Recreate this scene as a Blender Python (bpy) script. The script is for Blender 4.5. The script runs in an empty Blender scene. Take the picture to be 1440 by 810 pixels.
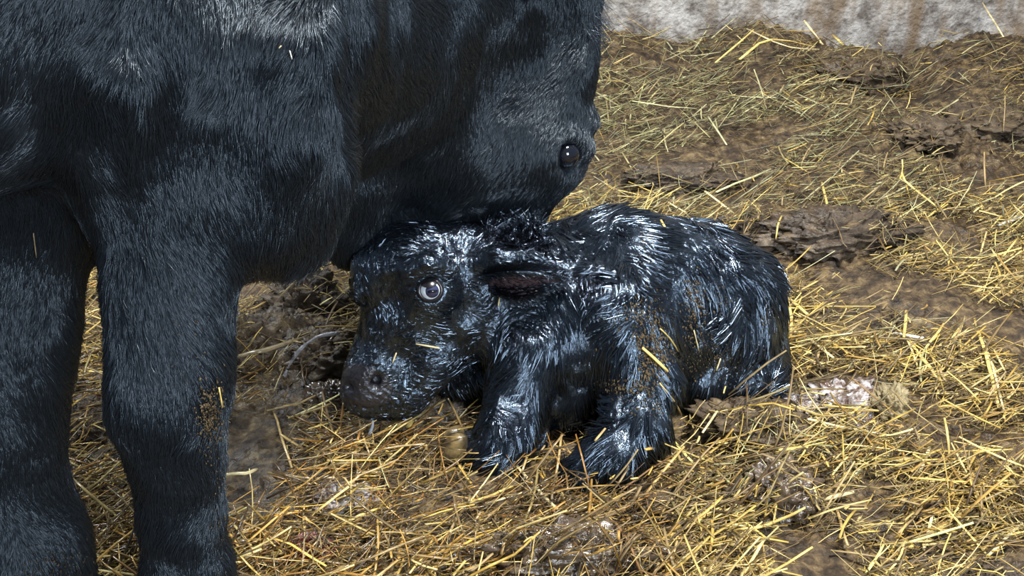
import bpy, math
import numpy as np

# ------------------------------------------------------------------ camera, world, lights, exposure
scene = bpy.context.scene
col = scene.collection
H, PITCH, F = 1.25, math.radians(27.0), 1850.0      # camera height (m), pitch down, focal length in px of 1440
cam_data = bpy.data.cameras.new('camera')
cam_data.sensor_width = 36.0
cam_data.lens = 36.0 * F / 1440.0
cam_data.clip_start = 0.05
cam = bpy.data.objects.new('camera', cam_data)
cam.location = (0, 0, H)
cam.rotation_euler = (math.pi / 2 - PITCH, 0, 0)
col.objects.link(cam)
scene.camera = cam

world = bpy.data.worlds.new('world')
scene.world = world
world.use_nodes = True
world.node_tree.nodes['Background'].inputs['Color'].default_value = (0.62, 0.78, 1.0, 1)
world.node_tree.nodes['Background'].inputs['Strength'].default_value = 0.17


def area(name, loc, target, size, size_y, power, color):
    d = bpy.data.lights.new(name, 'AREA')
    d.shape = 'RECTANGLE'
    d.size, d.size_y, d.energy, d.color = size, size_y, power, color
    o = bpy.data.objects.new(name, d)
    o.location = loc
    v = np.array(target, float) - np.array(loc, float)
    o.rotation_euler = (math.atan2(math.hypot(v[0], v[1]), -v[2]), 0, math.atan2(v[0], -v[1]) + math.pi)
    o.rotation_euler = __import__('mathutils').Vector(v).to_track_quat('-Z', 'Y').to_euler()
    col.objects.link(o)
    return o


area('roof_light', (0.75, 1.55, 3.3), (0.35, 2.1, 0.0), 0.6, 0.5, 125, (1.0, 0.98, 0.94))     # skylight in the barn roof
area('side_window_light', (-1.9, 3.4, 2.2), (0.1, 2.0, 0.2), 0.9, 0.5, 45, (0.85, 0.93, 1.0))     # high window on the left
area('barn_door_light', (1.6, -2.4, 2.3), (-0.1, 1.8, 0.4), 1.2, 1.3, 105, (0.86, 0.93, 1.0))    # open barn door behind

scene.view_settings.view_transform = 'Standard'
scene.view_settings.look = 'None'
scene.view_settings.gamma = 1.0
scene.view_settings.exposure = 0.95
scene.view_settings.use_curve_mapping = False

# ------------------------------------------------------------------ helpers
rng = np.random.default_rng(11)
CP, SP = math.cos(PITCH), math.sin(PITCH)
FWD, UP = np.array([0, CP, -SP]), np.array([0, SP, CP])
CAM = np.array([0, 0, H])


def ray(px, py):
    return FWD + np.array([1, 0, 0]) * (px - 720) / F + UP * (405 - py) / F


def W(px, py, y):
    """point seen at (px, py) standing on the plane at distance y; also the metres per pixel there"""
    d = ray(px, py)
    t = y / d[1]
    return CAM + t * d, t / F


def ground_pt(px, py, z=0.0):
    d = ray(px, py)
    t = (z - H) / d[2]
    return CAM + t * d, t / F


def project(P):
    v = P - CAM
    t = v @ FWD
    return 720 + F * v[..., 0] / t, 405 - F * (v @ UP) / t, t


def _hash(ix, iy, iz, seed):
    h = (ix.astype(np.int64) * 374761393 + iy.astype(np.int64) * 668265263 + iz.astype(np.int64) * 2147483647 + seed * 1274126177) & 0xffffffff
    h = ((h ^ (h >> 13)) * 1274126177) & 0xffffffff
    h = ((h ^ (h >> 16)) * 2246822519) & 0xffffffff
    return ((h ^ (h >> 15)) & 0xffffff) / float(0xffffff)


def vnoise(P, scale=1.0, seed=0):
    """value noise in -1..1"""
    Q = np.asarray(P, float) * scale
    i = np.floor(Q)
    f = Q - i
    f = f * f * (3 - 2 * f)
    i = i.astype(np.int64)
    out = 0
    for dx in (0, 1):
        wx = f[:, 0] if dx else 1 - f[:, 0]
        for dy in (0, 1):
            wy = f[:, 1] if dy else 1 - f[:, 1]
            for dz in (0, 1):
                wz = f[:, 2] if dz else 1 - f[:, 2]
                out = out + wx * wy * wz * _hash(i[:, 0] + dx, i[:, 1] + dy, i[:, 2] + dz, seed)
    return out * 2 - 1


def fbm(P, scale, octaves=4, seed=0, gain=0.5):
    a, s, out = 1.0, scale, 0
    for k in range(octaves):
        out = out + a * vnoise(P, s, seed + k)
        a *= gain
        s *= 2.03
    return out


def unit(v):
    return v / np.maximum(np.linalg.norm(v, axis=-1, keepdims=True), 1e-9)


def tag(o, label=None, cat=None, group=None, kind=None):
    for k, v in (('label', label), ('category', cat), ('group', group), ('kind', kind)):
        if v:
            o[k] = v
    return o


def mesh_obj(name, V, faces, mat, parent=None, smooth=True, colors=None, mats=None, fmat=None):
    me = bpy.data.meshes.new(name)
    V = np.asarray(V, np.float32)
    if isinstance(faces, np.ndarray):
        n, k = faces.shape
        me.vertices.add(len(V))
        me.vertices.foreach_set('co', V.ravel())
        me.loops.add(n * k)
        me.loops.foreach_set('vertex_index', faces.astype(np.int32).ravel())
        me.polygons.add(n)
        me.polygons.foreach_set('loop_start', np.arange(0, n * k, k, dtype=np.int32))
        me.polygons.foreach_set('loop_total', np.full(n, k, np.int32))
        me.update(calc_edges=True)
    else:
        me.from_pydata([tuple(v) for v in V.tolist()], [], faces)
        me.update()
    if smooth:
        me.polygons.foreach_set('use_smooth', np.ones(len(me.polygons), bool))
    if colors is not None:
        a = me.color_attributes.new('tint', 'FLOAT_COLOR', 'POINT')
        c = np.ones((len(V), 4), np.float32)
        c[:, :3] = colors
        a.data.foreach_set('color', c.ravel())
    for m in (mats or [mat]):
        me.materials.append(m)
    if fmat is not None:
        me.polygons.foreach_set('material_index', fmat.astype(np.int32))
    o = bpy.data.objects.new(name, me)
    col.objects.link(o)
    if parent is not None:
        o.parent = parent
        o.matrix_parent_inverse.identity()
    return o


def hair_obj(name, C, r0, r1, mat, parent):
    """C: N x K x 3 strands; root and tip radius (scalar or N)"""
    N, K, _ = C.shape
    hd = bpy.data.hair_curves.new(name)
    hd.add_curves([K] * N)
    hd.attributes['position'].data.foreach_set('vector', C.astype(np.float32).ravel())
    s = np.linspace(0, 1, K)[None, :]
    R = (np.broadcast_to(np.asarray(r0, float).reshape(-1, 1), (N, 1)) * (1 - s ** 2) + r1 * s ** 2)
    ra = hd.attributes.get('radius') or hd.attributes.new('radius', 'FLOAT', 'POINT')
    ra.data.foreach_set('value', R.astype(np.float32).ravel())
    hd.materials.append(mat)
    o = bpy.data.objects.new(name, hd)
    col.objects.link(o)
    o.parent = parent
    o['kind'] = 'stuff'
    return o


# ------------------------------------------------------------------ materials
def new_mat(name):
    m = bpy.data.materials.new(name)
    m.use_nodes = True
    nt = m.node_tree
    return m, nt, nt.nodes['Principled BSDF']


def node(nt, t, **kw):
    n = nt.nodes.new(t)
    for k, v in kw.items():
        setattr(n, k, v)
    return n


def simple(name, color, rough=0.5, spec=0.5, coat=0.0, bump=None, tint=(1, 1, 1)):
    m, nt, b = new_mat(name)
    b.inputs['Specular Tint'].default_value = (*tint, 1)
    b.inputs['Base Color'].default_value = (*color, 1)
    b.inputs['Roughness'].default_value = rough
    b.inputs['Specular IOR Level'].default_value = spec
    b.inputs['Coat Weight'].default_value = coat
    b.inputs['Coat Roughness'].default_value = 0.12
    if bump:
        tc = node(nt, 'ShaderNodeTexCoord')
        nz = node(nt, 'ShaderNodeTexNoise')
        nz.inputs['Scale'].default_value = bump[0]
        nz.inputs['Detail'].default_value = 6
        nt.links.new(tc.outputs['Object'], nz.inputs['Vector'])
        bp = node(nt, 'ShaderNodeBump')
        bp.inputs['Strength'].default_value = bump[1]
        bp.inputs['Distance'].default_value = 0.01
        nt.links.new(nz.outputs['Fac'], bp.inputs['Height'])
        nt.links.new(bp.outputs['Normal'], b.inputs['Normal'])
    return m


def ramp_mat(name, stops, scale, rough=(0.8, 0.8), bump=0.5, bump_scale=60, detail=8, spec=0.4, dist=0.01):
    """noise-driven colour ramp, noise-driven roughness, noise bump"""
    m, nt, b = new_mat(name)
    tc = node(nt, 'ShaderNodeTexCoord')
    nz = node(nt, 'ShaderNodeTexNoise')
    nz.inputs['Scale'].default_value = scale
    nz.inputs['Detail'].default_value = detail
    nz.inputs['Roughness'].default_value = 0.65
    nt.links.new(tc.outputs['Object'], nz.inputs['Vector'])
    cr = node(nt, 'ShaderNodeValToRGB')
    el = cr.color_ramp.elements
    while len(el) < len(stops):
        el.new(0.5)
    for e, (p, c) in zip(el, stops):
        e.position = p
        e.color = (*c, 1)
    nt.links.new(nz.outputs['Fac'], cr.inputs['Fac'])
    nt.links.new(cr.outputs['Color'], b.inputs['Base Color'])
    n2 = node(nt, 'ShaderNodeTexNoise')
    n2.inputs['Scale'].default_value = bump_scale
    n2.inputs['Detail'].default_value = 6
    nt.links.new(tc.outputs['Object'], n2.inputs['Vector'])
    mr = node(nt, 'ShaderNodeMapRange')
    mr.inputs['From Min'].default_value = 0.4
    mr.inputs['From Max'].default_value = 0.6
    mr.inputs['To Min'].default_value = rough[0]
    mr.inputs['To Max'].default_value = rough[1]
    n3 = node(nt, 'ShaderNodeTexNoise')
    n3.inputs['Scale'].default_value = 6
    nt.links.new(tc.outputs['Object'], n3.inputs['Vector'])
    nt.links.new(n3.outputs['Fac'], mr.inputs['Value'])
    nt.links.new(mr.outputs['Result'], b.inputs['Roughness'])
    b.inputs['Specular IOR Level'].default_value = spec
    bp = node(nt, 'ShaderNodeBump')
    bp.inputs['Strength'].default_value = bump
    bp.inputs['Distance'].default_value = dist
    nt.links.new(n2.outputs['Fac'], bp.inputs['Height'])
    nt.links.new(bp.outputs['Normal'], b.inputs['Normal'])
    return m


def straw_mat(name, rough):
    m, nt, b = new_mat(name)
    at = node(nt, 'ShaderNodeVertexColor')
    at.layer_name = 'tint'
    tc = node(nt, 'ShaderNodeTexCoord')
    nz = node(nt, 'ShaderNodeTexNoise')
    nz.inputs['Scale'].default_value = 45
    nz.inputs['Detail'].default_value = 3
    nt.links.new(tc.outputs['Object'], nz.inputs['Vector'])
    mr = node(nt, 'ShaderNodeMapRange')
    mr.inputs['From Min'].default_value = 0.35
    mr.inputs['From Max'].default_value = 0.65
    mr.inputs['To Min'].default_value = 0.6
    mr.inputs['To Max'].default_value = 1.15
    nt.links.new(nz.outputs['Fac'], mr.inputs['Value'])
    mx = node(nt, 'ShaderNodeMix', data_type='RGBA', blend_type='MULTIPLY')
    mx.inputs['Factor'].default_value = 1.0
    nt.links.new(at.outputs['Color'], mx.inputs[6])
    nt.links.new(mr.outputs['Result'], mx.inputs[7])
    nt.links.new(mx.outputs[2], b.inputs['Base Color'])
    b.inputs['Roughness'].default_value = rough
    b.inputs['Specular IOR Level'].default_value = 0.5
    return m


def coat_mat(name, c0, c1, rough, spec, bump, sx=(60, 60, 12), coat=0.0, tint=(0.72, 0.86, 1)):
    """short-haired skin under the modelled fur: near black, streaky bump"""
    m, nt, b = new_mat(name)
    b.inputs['Specular Tint'].default_value = (*tint, 1)
    tc = node(nt, 'ShaderNodeTexCoord')
    mp = node(nt, 'ShaderNodeMapping')
    mp.inputs['Scale'].default_value = sx
    nt.links.new(tc.outputs['Object'], mp.inputs['Vector'])
    nz = node(nt, 'ShaderNodeTexNoise')
    nz.inputs['Scale'].default_value = 2.0
    nz.inputs['Detail'].default_value = 7
    nz.inputs['Distortion'].default_value = 0.6
    nt.links.new(mp.outputs['Vector'], nz.inputs['Vector'])
    cr = node(nt, 'ShaderNodeValToRGB')
    cr.color_ramp.elements[0].color = (*c0, 1)
    cr.color_ramp.elements[1].color = (*c1, 1)
    cr.color_ramp.elements[0].position = 0.35
    cr.color_ramp.elements[1].position = 0.7
    nt.links.new(nz.outputs['Fac'], cr.inputs['Fac'])
    nt.links.new(cr.outputs['Color'], b.inputs['Base Color'])
    b.inputs['Roughness'].default_value = rough
    b.inputs['Specular IOR Level'].default_value = spec
    b.inputs['Coat Weight'].default_value = coat
    b.inputs['Coat Roughness'].default_value = 0.15
    bp = node(nt, 'ShaderNodeBump')
    bp.inputs['Strength'].default_value = bump
    bp.inputs['Distance'].default_value = 0.006
    nt.links.new(nz.outputs['Fac'], bp.inputs['Height'])
    nt.links.new(bp.outputs['Normal'], b.inputs['Normal'])
    return m


M_floor = ramp_mat('trampled_manure', [(0.36, (0.016, 0.010, 0.005)), (0.48, (0.052, 0.033, 0.017)), (0.58, (0.115, 0.077, 0.037)), (0.70, (0.24, 0.17, 0.08))], 34, (0.35, 0.85), 0.9, 75, 10, 0.4, 0.012)
M_clod = ramp_mat('manure_clod', [(0.3, (0.03, 0.018, 0.010)), (0.5, (0.075, 0.05, 0.027)), (0.7, (0.16, 0.115, 0.06))], 30, (0.35, 0.8), 0.9, 70, 9, 0.5)
M_darkclod = ramp_mat('dark_manure_clod', [(0.3, (0.018, 0.011, 0.007)), (0.5, (0.055, 0.037, 0.022)), (0.7, (0.14, 0.10, 0.058))], 30, (0.4, 0.8), 0.9, 70, 9, 0.5)
M_wetclod = ramp_mat('wet_manure_clod', [(0.3, (0.035, 0.02, 0.012)), (0.5, (0.10, 0.07, 0.045)), (0.7, (0.2, 0.15, 0.10))], 26, (0.10, 0.35), 0.6, 55, 9, 0.8)
M_paleclod = ramp_mat('pale_dry_lump', [(0.3, (0.10, 0.075, 0.04)), (0.5, (0.24, 0.19, 0.10)), (0.7, (0.36, 0.3, 0.17))], 26, (0.5, 0.8), 0.6, 60, 9, 0.4)
M_membrane = ramp_mat('wet_whitish_membrane', [(0.40, (0.08, 0.045, 0.03)), (0.50, (0.26, 0.21, 0.185)), (0.62, (0.56, 0.55, 0.57))], 60, (0.15, 0.4), 0.8, 60, 10, 0.6)
M_cord = simple('grey_membrane', (0.22, 0.21, 0.22), 0.12, 0.8, 0.4, (90, 0.8))
M_blood = ramp_mat('blood_wet_stain', [(0.35, (0.05, 0.012, 0.01)), (0.6, (0.16, 0.035, 0.028))], 40, (0.15, 0.35), 0.7, 60, 8, 0.6)
M_straw = straw_mat('straw', 0.5)
M_wetstraw = straw_mat('wet_straw', 0.2)
M_cowskin = coat_mat('cow_coat', (0.007, 0.009, 0.012), (0.022, 0.028, 0.038), 0.6, 0.35, 0.7)
M_cowfur = simple('cow_fur', (0.008, 0.011, 0.015), 0.31, 0.9, tint=(0.72, 0.86, 1))
M_calfskin = coat_mat('wet_calf_coat', (0.003, 0.004, 0.006), (0.010, 0.013, 0.019), 0.22, 1.0, 0.8, (70, 30, 30), 0.0, (0.62, 0.80, 1.0))
M_calffur = simple('wet_calf_fur', (0.003, 0.0035, 0.005), 0.15, 1.0, tint=(0.62, 0.80, 1.0))
M_nose = simple('wet_nose_skin', (0.017, 0.015, 0.017), 0.2, 1.0, 0.0, (110, 0.5), (0.8, 0.88, 1))
M_earskin = simple('inner_ear_skin', (0.06, 0.038, 0.046), 0.2, 0.6, 0.3, (120, 0.6))
M_lid = simple('eyelid_skin', (0.012, 0.011, 0.013), 0.25, 0.6)
M_sclera = simple('eye_white', (0.72, 0.80, 0.86), 0.15, 0.6, 0.5)
M_iris = simple('iris', (0.035, 0.04, 0.085), 0.08, 0.6, 0.5)
M_pupil = simple('pupil', (0.004, 0.004, 0.006), 0.04, 0.8, 1.0)
M_deepeye = simple('cow_eye', (0.005, 0.006, 0.010), 0.05, 0.6, 0.3)
M_hoof = ramp_mat('soft_tan_hoof', [(0.40, (0.05, 0.035, 0.018)), (0.62, (0.24, 0.17, 0.07))], 30, (0.25, 0.35), 0.2, 60, 4, 0.6)
M_darkhoof = simple('dark_hoof', (0.03, 0.028, 0.027), 0.5, 0.4, 0, (40, 0.3))
M_drool = simple('clear_slime', (0.55, 0.6, 0.68), 0.08, 0.8, 1.0)
M_mud = ramp_mat('caked_mud', [(0.38, (0.02, 0.013, 0.007)), (0.62, (0.15, 0.105, 0.05))], 90, (0.6, 0.85), 0.8, 90, 8, 0.3)

for m_ in (M_calffur, M_calfskin):
    m_.node_tree.nodes['Principled BSDF'].inputs['IOR'].default_value = 1.7


def wall_mat():
    m, nt, b = new_mat('stained_concrete')
    tc = node(nt, 'ShaderNodeTexCoord')
    n1 = node(nt, 'ShaderNodeTexNoise')
    n1.inputs['Scale'].default_value = 14
    n1.inputs['Detail'].default_value = 12
    n1.inputs['Roughness'].default_value = 0.7
    nt.links.new(tc.outputs['Object'], n1.inputs['Vector'])
    mp = node(nt, 'ShaderNodeMapping')
    mp.inputs['Scale'].default_value = (7, 1, 1.3)
    nt.links.new(tc.outputs['Object'], mp.inputs['Vector'])
    n2 = node(nt, 'ShaderNodeTexNoise')
    n2.inputs['Scale'].default_value = 2.2
    n2.inputs['Detail'].default_value = 8
    nt.links.new(mp.outputs['Vector'], n2.inputs['Vector'])
    c1 = node(nt, 'ShaderNodeValToRGB')
    e = c1.color_ramp.elements
    e[0].position, e[0].color = 0.38, (0.12, 0.10, 0.085, 1)
    e[1].position, e[1].color = 0.60, (0.46, 0.44, 0.415, 1)
    nt.links.new(n1.outputs['Fac'], c1.inputs['Fac'])
    c2 = node(nt, 'ShaderNodeValToRGB')
    e = c2.color_ramp.elements
    e[0].position, e[0].color = 0.46, (0, 0, 0, 1)
    e[1].position, e[1].color = 0.64, (0.85, 0.85, 0.85, 1)
    nt.links.new(n2.outputs['Fac'], c2.inputs['Fac'])
    mx = node(nt, 'ShaderNodeMix', data_type='RGBA')
    nt.links.new(c2.outputs['Color'], mx.inputs['Factor'])
    nt.links.new(c1.outputs['Color'], mx.inputs[6])
    mx.inputs[7].default_value = (0.17, 0.115, 0.065, 1)
    nt.links.new(mx.outputs[2], b.inputs['Base Color'])
    b.inputs['Roughness'].default_value = 0.85
    n3 = node(nt, 'ShaderNodeTexNoise')
    n3.inputs['Scale'].default_value = 60
    n3.inputs['Detail'].default_value = 8
    nt.links.new(tc.outputs['Object'], n3.inputs['Vector'])
    bp = node(nt, 'ShaderNodeBump')
    bp.inputs['Strength'].default_value = 0.8
    bp.inputs['Distance'].default_value = 0.012
    nt.links.new(n3.outputs['Fac'], bp.inputs['Height'])
    nt.links.new(bp.outputs['Normal'], b.inputs['Normal'])
    return m


M_wall = wall_mat()

# ------------------------------------------------------------------ floor and wall
YW = 3.95
BX = np.array([-4, .30, .53, .75, .95, 1.03, 1.13, 1.2, 1.27, 1.4, 1.6, 4])
BZ = np.array([.12, .13, .08, .13, .07, .03, -.005, .01, .04, .06, .075, .1])

# raised lumps of the trampled floor: px, py, half-size in px, half-depth (m), height (m)
LUMPS = [(1150, 345, 110, .12, .035), (1310, 240, 130, .3, .05), (1390, 120, 110, .3, .06), (950, 262, 90, .12, .03),
         (1060, 590, 85, .08, .03), (400, 485, 95, .10, .045), (360, 640, 80, .08, .012), (810, 785, 140, .06, .025),
         (520, 700, 160, .10, .015), (1300, 420, 120, .2, .025), (1330, 650, 110, .1, .02), (1150, 190, 130, .25, .03),
         (130, 430, 60, .15, .03), (1060, 110, 100, .2, .04)]
LW = []
for px, py, rx, ry, h in LUMPS:
    p, m = ground_pt(px, py)
    LW.append((p[0], p[1], rx * m, ry, h))
# bare dark manure with little straw: px, py, rx px, ry (m), strength
BARE = [(1155, 338, 115, .12, .95), (1300, 225, 110, .22, .6), (1390, 110, 90, .3, .7), (1180, 110, 120, .18, .8), (950, 258, 90, .09, .8),
        (1060, 262, 80, .07, .7), (1060, 600, 95, .07, .85), (1100, 700, 75, .06, .5), (395, 480, 110, .16, .9), (450, 530, 60, .08, .8),
        (820, 785, 140, .05, .8), (925, 710, 60, .04, .7), (130, 560, 60, .10, .6), (1180, 552, 65, .07, .6), (1370, 215, 90, .15, .7),
        (640, 560, 90, .08, .5), (430, 400, 60, .1, .8), (1420, 790, 60, .04, .5)]
BW = []
for px, py, rx, ry, s in BARE:
    p, m = ground_pt(px, py)
    BW.append((p[0], p[1], rx * m, ry, s))


def bare(x, y):
    k = np.ones_like(x)
    for cx, cy, rx, ry, s in BW:
        k = k * (1 - s * np.exp(-(((x - cx) / rx) ** 2 + ((y - cy) / ry) ** 2)))
    return 1 - k


def sstep(a, b, x):
    t = np.clip((x - a) / (b - a), 0, 1)
    return t * t * (3 - 2 * t)


def gz(x, y, fine=True):
    x, y = np.asarray(x, float), np.asarray(y, float)
    P = np.stack([x, y, x * 0], -1).reshape(-1, 3)
    z = 0.010 * fbm(P, 3.0, 3, 5).reshape(x.shape)
    if fine:
        b = bare(x, y)
        z = z + (0.008 + 0.014 * b) * fbm(P, 17.0, 5, 9, 0.7).reshape(x.shape)
        z = z - 0.010 * (1 - b) * np.maximum(vnoise(P, 9.0, 71).reshape(x.shape), 0)
    for cx, cy, rx, ry, h in LW:
        z = z + h * np.exp(-(((x - cx) / rx) ** 2 + ((y - cy) / ry) ** 2))
    z = z + np.interp(x, BX, BZ) * sstep(3.15, YW - 0.02, y)
    return z - 0.004


def floor_axis(lo, a, b, hi, step, coarse):
    return np.concatenate([np.arange(lo, a, coarse), np.arange(a, b, step), np.arange(b, hi + coarse, coarse)])


gx = floor_axis(-3.6, -1.25, 1.75, 3.6, 0.0085, 0.15)
gy = np.concatenate([np.arange(-1.6, 1.2, 0.15), np.arange(1.2, 2.6, 0.007), np.arange(2.6, 4.1, 0.011)])
X, Y = np.meshgrid(gx, gy)
Z = gz(X, Y)
nx, ny = len(gx), len(gy)
idx = np.arange(nx * ny).reshape(ny, nx)
Fq = np.stack([idx[:-1, :-1], idx[:-1, 1:], idx[1:, 1:], idx[1:, :-1]], -1).reshape(-1, 4)
floor = mesh_obj('floor', np.stack([X, Y, Z], -1).reshape(-1, 3), Fq, M_floor)
tag(floor, kind='structure')

wx = np.linspace(-3.6, 3.6, 240)
wz = np.linspace(-0.2, 1.9, 80)
X, Z = np.meshgrid(wx, wz)
Pw = np.stack([X, X * 0, Z], -1).reshape(-1, 3)
Yv = YW + 0.008 * fbm(Pw, 5, 4, 31)
fv = np.stack([Pw[:, 0], Yv, Pw[:, 2]], -1)
bv = fv.copy()
bv[:, 1] = YW + 0.2
n1, n2 = len(wx), len(wz)
idx = np.arange(n1 * n2).reshape(n2, n1)
A = np.stack([idx[:-1, :-1], idx[:-1, 1:], idx[1:, 1:], idx[1:, :-1]], -1).reshape(-1, 4)
o_ = n1 * n2
rim = []
for a, b in ((idx[-1, :-1], idx[-1, 1:]), (idx[1:, 0], idx[:-1, 0]), (idx[:-1, -1], idx[1:, -1])):
    rim.append(np.stack([a, b, b + o_, a + o_], -1))
wall = mesh_obj('wall_back', np.concatenate([fv, bv]), np.concatenate([A, A[:, ::-1] + o_] + rim), M_wall)
tag(wall, kind='structure')


# ------------------------------------------------------------------ implicit bodies
class Body:
    """smooth union of round cones and ellipsoids; each carries a hair direction"""
    def __init__(self, k):
        self.k, self.prims, self.cuts = k, [], []

    def cone(self, a, b, ra, rb, flow=None, k=None, fur=1.0):
        a, b = np.array(a, float), np.array(b, float)
        f = unit(np.array(flow if flow is not None else (b - a), float))
        self.prims.append(('c', a, b, ra, rb, f, k or self.k, fur))

    def px(self, pts, k=None, flow=None, fur=1.0):
        """pts: (px, py, y, radius px); consecutive pairs make round cones"""
        Q = []
        for px, py, y, r in pts:
            p, m = W(px, py, y)
            Q.append((p, r * m))
        if len(Q) == 1:
            Q = Q * 2
        for (a, ra), (b, rb) in zip(Q[:-1], Q[1:]):
            if np.allclose(a, b):
                b = b + 1e-4
            self.cone(a, b, ra, rb, flow, k, fur)

    def cut(self, c, r, k=0.006):
        self.cuts.append((np.array(c, float), r, k))

    @staticmethod
    def _d(pr, P):
        _, a, b, ra, rb, *_ = pr
        ab = b - a
        t = np.clip(((P - a) @ ab) / (ab @ ab), 0, 1)
        q = P - a - t[..., None] * ab
        return np.sqrt((q * q).sum(-1)) - (ra + (rb - ra) * t)

    def sdf(self, P, cuts=True):
        d = np.full(P.shape[:-1], 1e3)
        for pr in self.prims:
            e, k = self._d(pr, P), pr[6]
            h = np.maximum(k - np.abs(d - e), 0) / k
            d = np.minimum(d, e) - h * h * k * 0.25
        if cuts:
            for c, r, k in self.cuts:
                e = r - np.sqrt(((P - c) ** 2).sum(-1))
                h = np.maximum(k - np.abs(d - e), 0) / k
                d = np.maximum(d, e) + h * h * k * 0.25
        return d

    def normal(self, P, e=0.004):
        g = 0
        for s in ((1, -1, -1), (-1, -1, 1), (-1, 1, -1), (1, 1, 1)):
            s = np.array(s, float)
            g = g + s * self.sdf(P + s * e)[..., None]
        return unit(g)

    def flow(self, P, soft=0.02):
        w, f = 0, 0
        for pr in self.prims:
            e = np.exp(-np.clip(self._d(pr, P) + 0.02, 0, 1) / soft)[..., None]
            f = f + e * pr[5]
            w = w + e
        return f / np.maximum(w, 1e-9)

    def furlen(self, P, soft=0.02):
        w, f = 0, 0
        for pr in self.prims:
            e = np.exp(-np.clip(self._d(pr, P) + 0.02, 0, 1) / soft)
            f = f + e * pr[7]
            w = w + e
        return f / np.maximum(w, 1e-9)

    def hit(self, px, py, t0=0.8, t1=3.5):
        d = unit(ray(px, py))
        t = t0
        for _ in range(300):
            p = CAM + d * t
            s = float(self.sdf(p[None], cuts=False)[0])
            if s < 0.0004:
                return p
            t += max(s * 0.8, 0.0004)
            if t > t1:
                return None
        return None

    def hit_many(self, px, py, t0, t1):
        d = unit(FWD[None] + np.array([[1, 0, 0]]) * ((px - 720) / F)[:, None] + UP[None] * ((405 - py) / F)[:, None])
        t = np.full(len(px), float(t0))
        for _ in range(70):
            t = t + np.clip(self.sdf(CAM + d * t[:, None], False) * 0.85, -0.01, 0.3)
        P = CAM + d * t[:, None]
        return P[(t < t1) & (np.abs(self.sdf(P, False)) < 0.002)]

    def mesh(self, h):
        lo = np.min([np.minimum(p[1] - p[3], p[2] - p[4]) for p in self.prims], 0) - 3 * h
        hi = np.max([np.maximum(p[1] + p[3], p[2] + p[4]) for p in self.prims], 0) + 3 * h
        ax = [np.arange(lo[i], hi[i], h) for i in range(3)]
        D = np.full([len(a) for a in ax], 0.5, np.float32)
        for pr in self.prims:
            k = pr[6]
            m = k + 2 * h
            pl = np.minimum(pr[1] - pr[3], pr[2] - pr[4]) - m
            ph = np.maximum(pr[1] + pr[3], pr[2] + pr[4]) + m
            s = tuple(slice(max(0, int((pl[i] - lo[i]) / h)), min(len(ax[i]), int((ph[i] - lo[i]) / h) + 2)) for i in range(3))
            G = np.stack(np.meshgrid(ax[0][s[0]], ax[1][s[1]], ax[2][s[2]], indexing='ij'), -1)
            e = self._d(pr, G)
            d = D[s]
            hh = np.maximum(k - np.abs(d - e), 0) / k
            D[s] = np.minimum(d, e) - hh * hh * k * 0.25
        for c, r, k in self.cuts:
            s = tuple(slice(max(0, int((c[i] - r - 0.02 - lo[i]) / h)), int((c[i] + r + 0.02 - lo[i]) / h) + 2) for i in range(3))
            G = np.stack(np.meshgrid(ax[0][s[0]], ax[1][s[1]], ax[2][s[2]], indexing='ij'), -1)
            e = r - np.sqrt(((G - c) ** 2).sum(-1))
            d = D[s]
            hh = np.maximum(k - np.abs(d - e), 0) / k
            D[s] = np.maximum(d, e) + hh * hh * k * 0.25
        return surface_net(D, lo, h)


def surface_net(D, lo, h):
    S = D < 0
    n = np.array(D.shape)
    c8 = [S[i:n[0] - 1 + i, j:n[1] - 1 + j, k:n[2] - 1 + k] for i in (0, 1) for j in (0, 1) for k in (0, 1)]
    cnt = sum(c.astype(np.int8) for c in c8)
    act = (cnt > 0) & (cnt < 8)
    I = np.argwhere(act)
    vid = np.full(act.shape, -1, np.int64)
    vid[act] = np.arange(len(I))
    acc, num = np.zeros((len(I), 3)), np.zeros(len(I))
    cor = [(i, j, k) for i in (0, 1) for j in (0, 1) for k in (0, 1)]
    for a in cor:
        for ax_ in range(3):
            if a[ax_] == 1:
                continue
            b = list(a)
            b[ax_] = 1
            va = D[I[:, 0] + a[0], I[:, 1] + a[1], I[:, 2] + a[2]].astype(float)
            vb = D[I[:, 0] + b[0], I[:, 1] + b[1], I[:, 2] + b[2]].astype(float)
            x = (va < 0) != (vb < 0)
            t = np.where(x, va / np.where(x, va - vb, 1), 0)
            p = np.array(a, float)[None] + t[:, None] * (np.array(b) - np.array(a))[None]
            acc += p * x[:, None]
            num += x
    V = lo + (I + acc / num[:, None]) * h
    quads = []
    for ax_ in range(3):
        u, v = (ax_ + 1) % 3, (ax_ + 2) % 3
        sa = [slice(None)] * 3
        sb = [slice(None)] * 3
        sa[ax_] = slice(0, -1)
        sb[ax_] = slice(1, None)
        A_, B_ = S[tuple(sa)], S[tuple(sb)]
        E = np.argwhere(A_ != B_)
        E = E[(E[:, u] > 0) & (E[:, v] > 0) & (E[:, u] < n[u] - 1) & (E[:, v] < n[v] - 1)]
        ins = A_[E[:, 0], E[:, 1], E[:, 2]]
        q = []
        for du, dv in ((-1, -1), (0, -1), (0, 0), (-1, 0)):
            e = E.copy()
            e[:, u] += du
            e[:, v] += dv
            q.append(vid[e[:, 0], e[:, 1], e[:, 2]])
        q = np.stack(q, -1)
        q[~ins] = q[~ins][:, ::-1]
        quads.append(q)
    return V, np.concatenate(quads)


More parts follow.
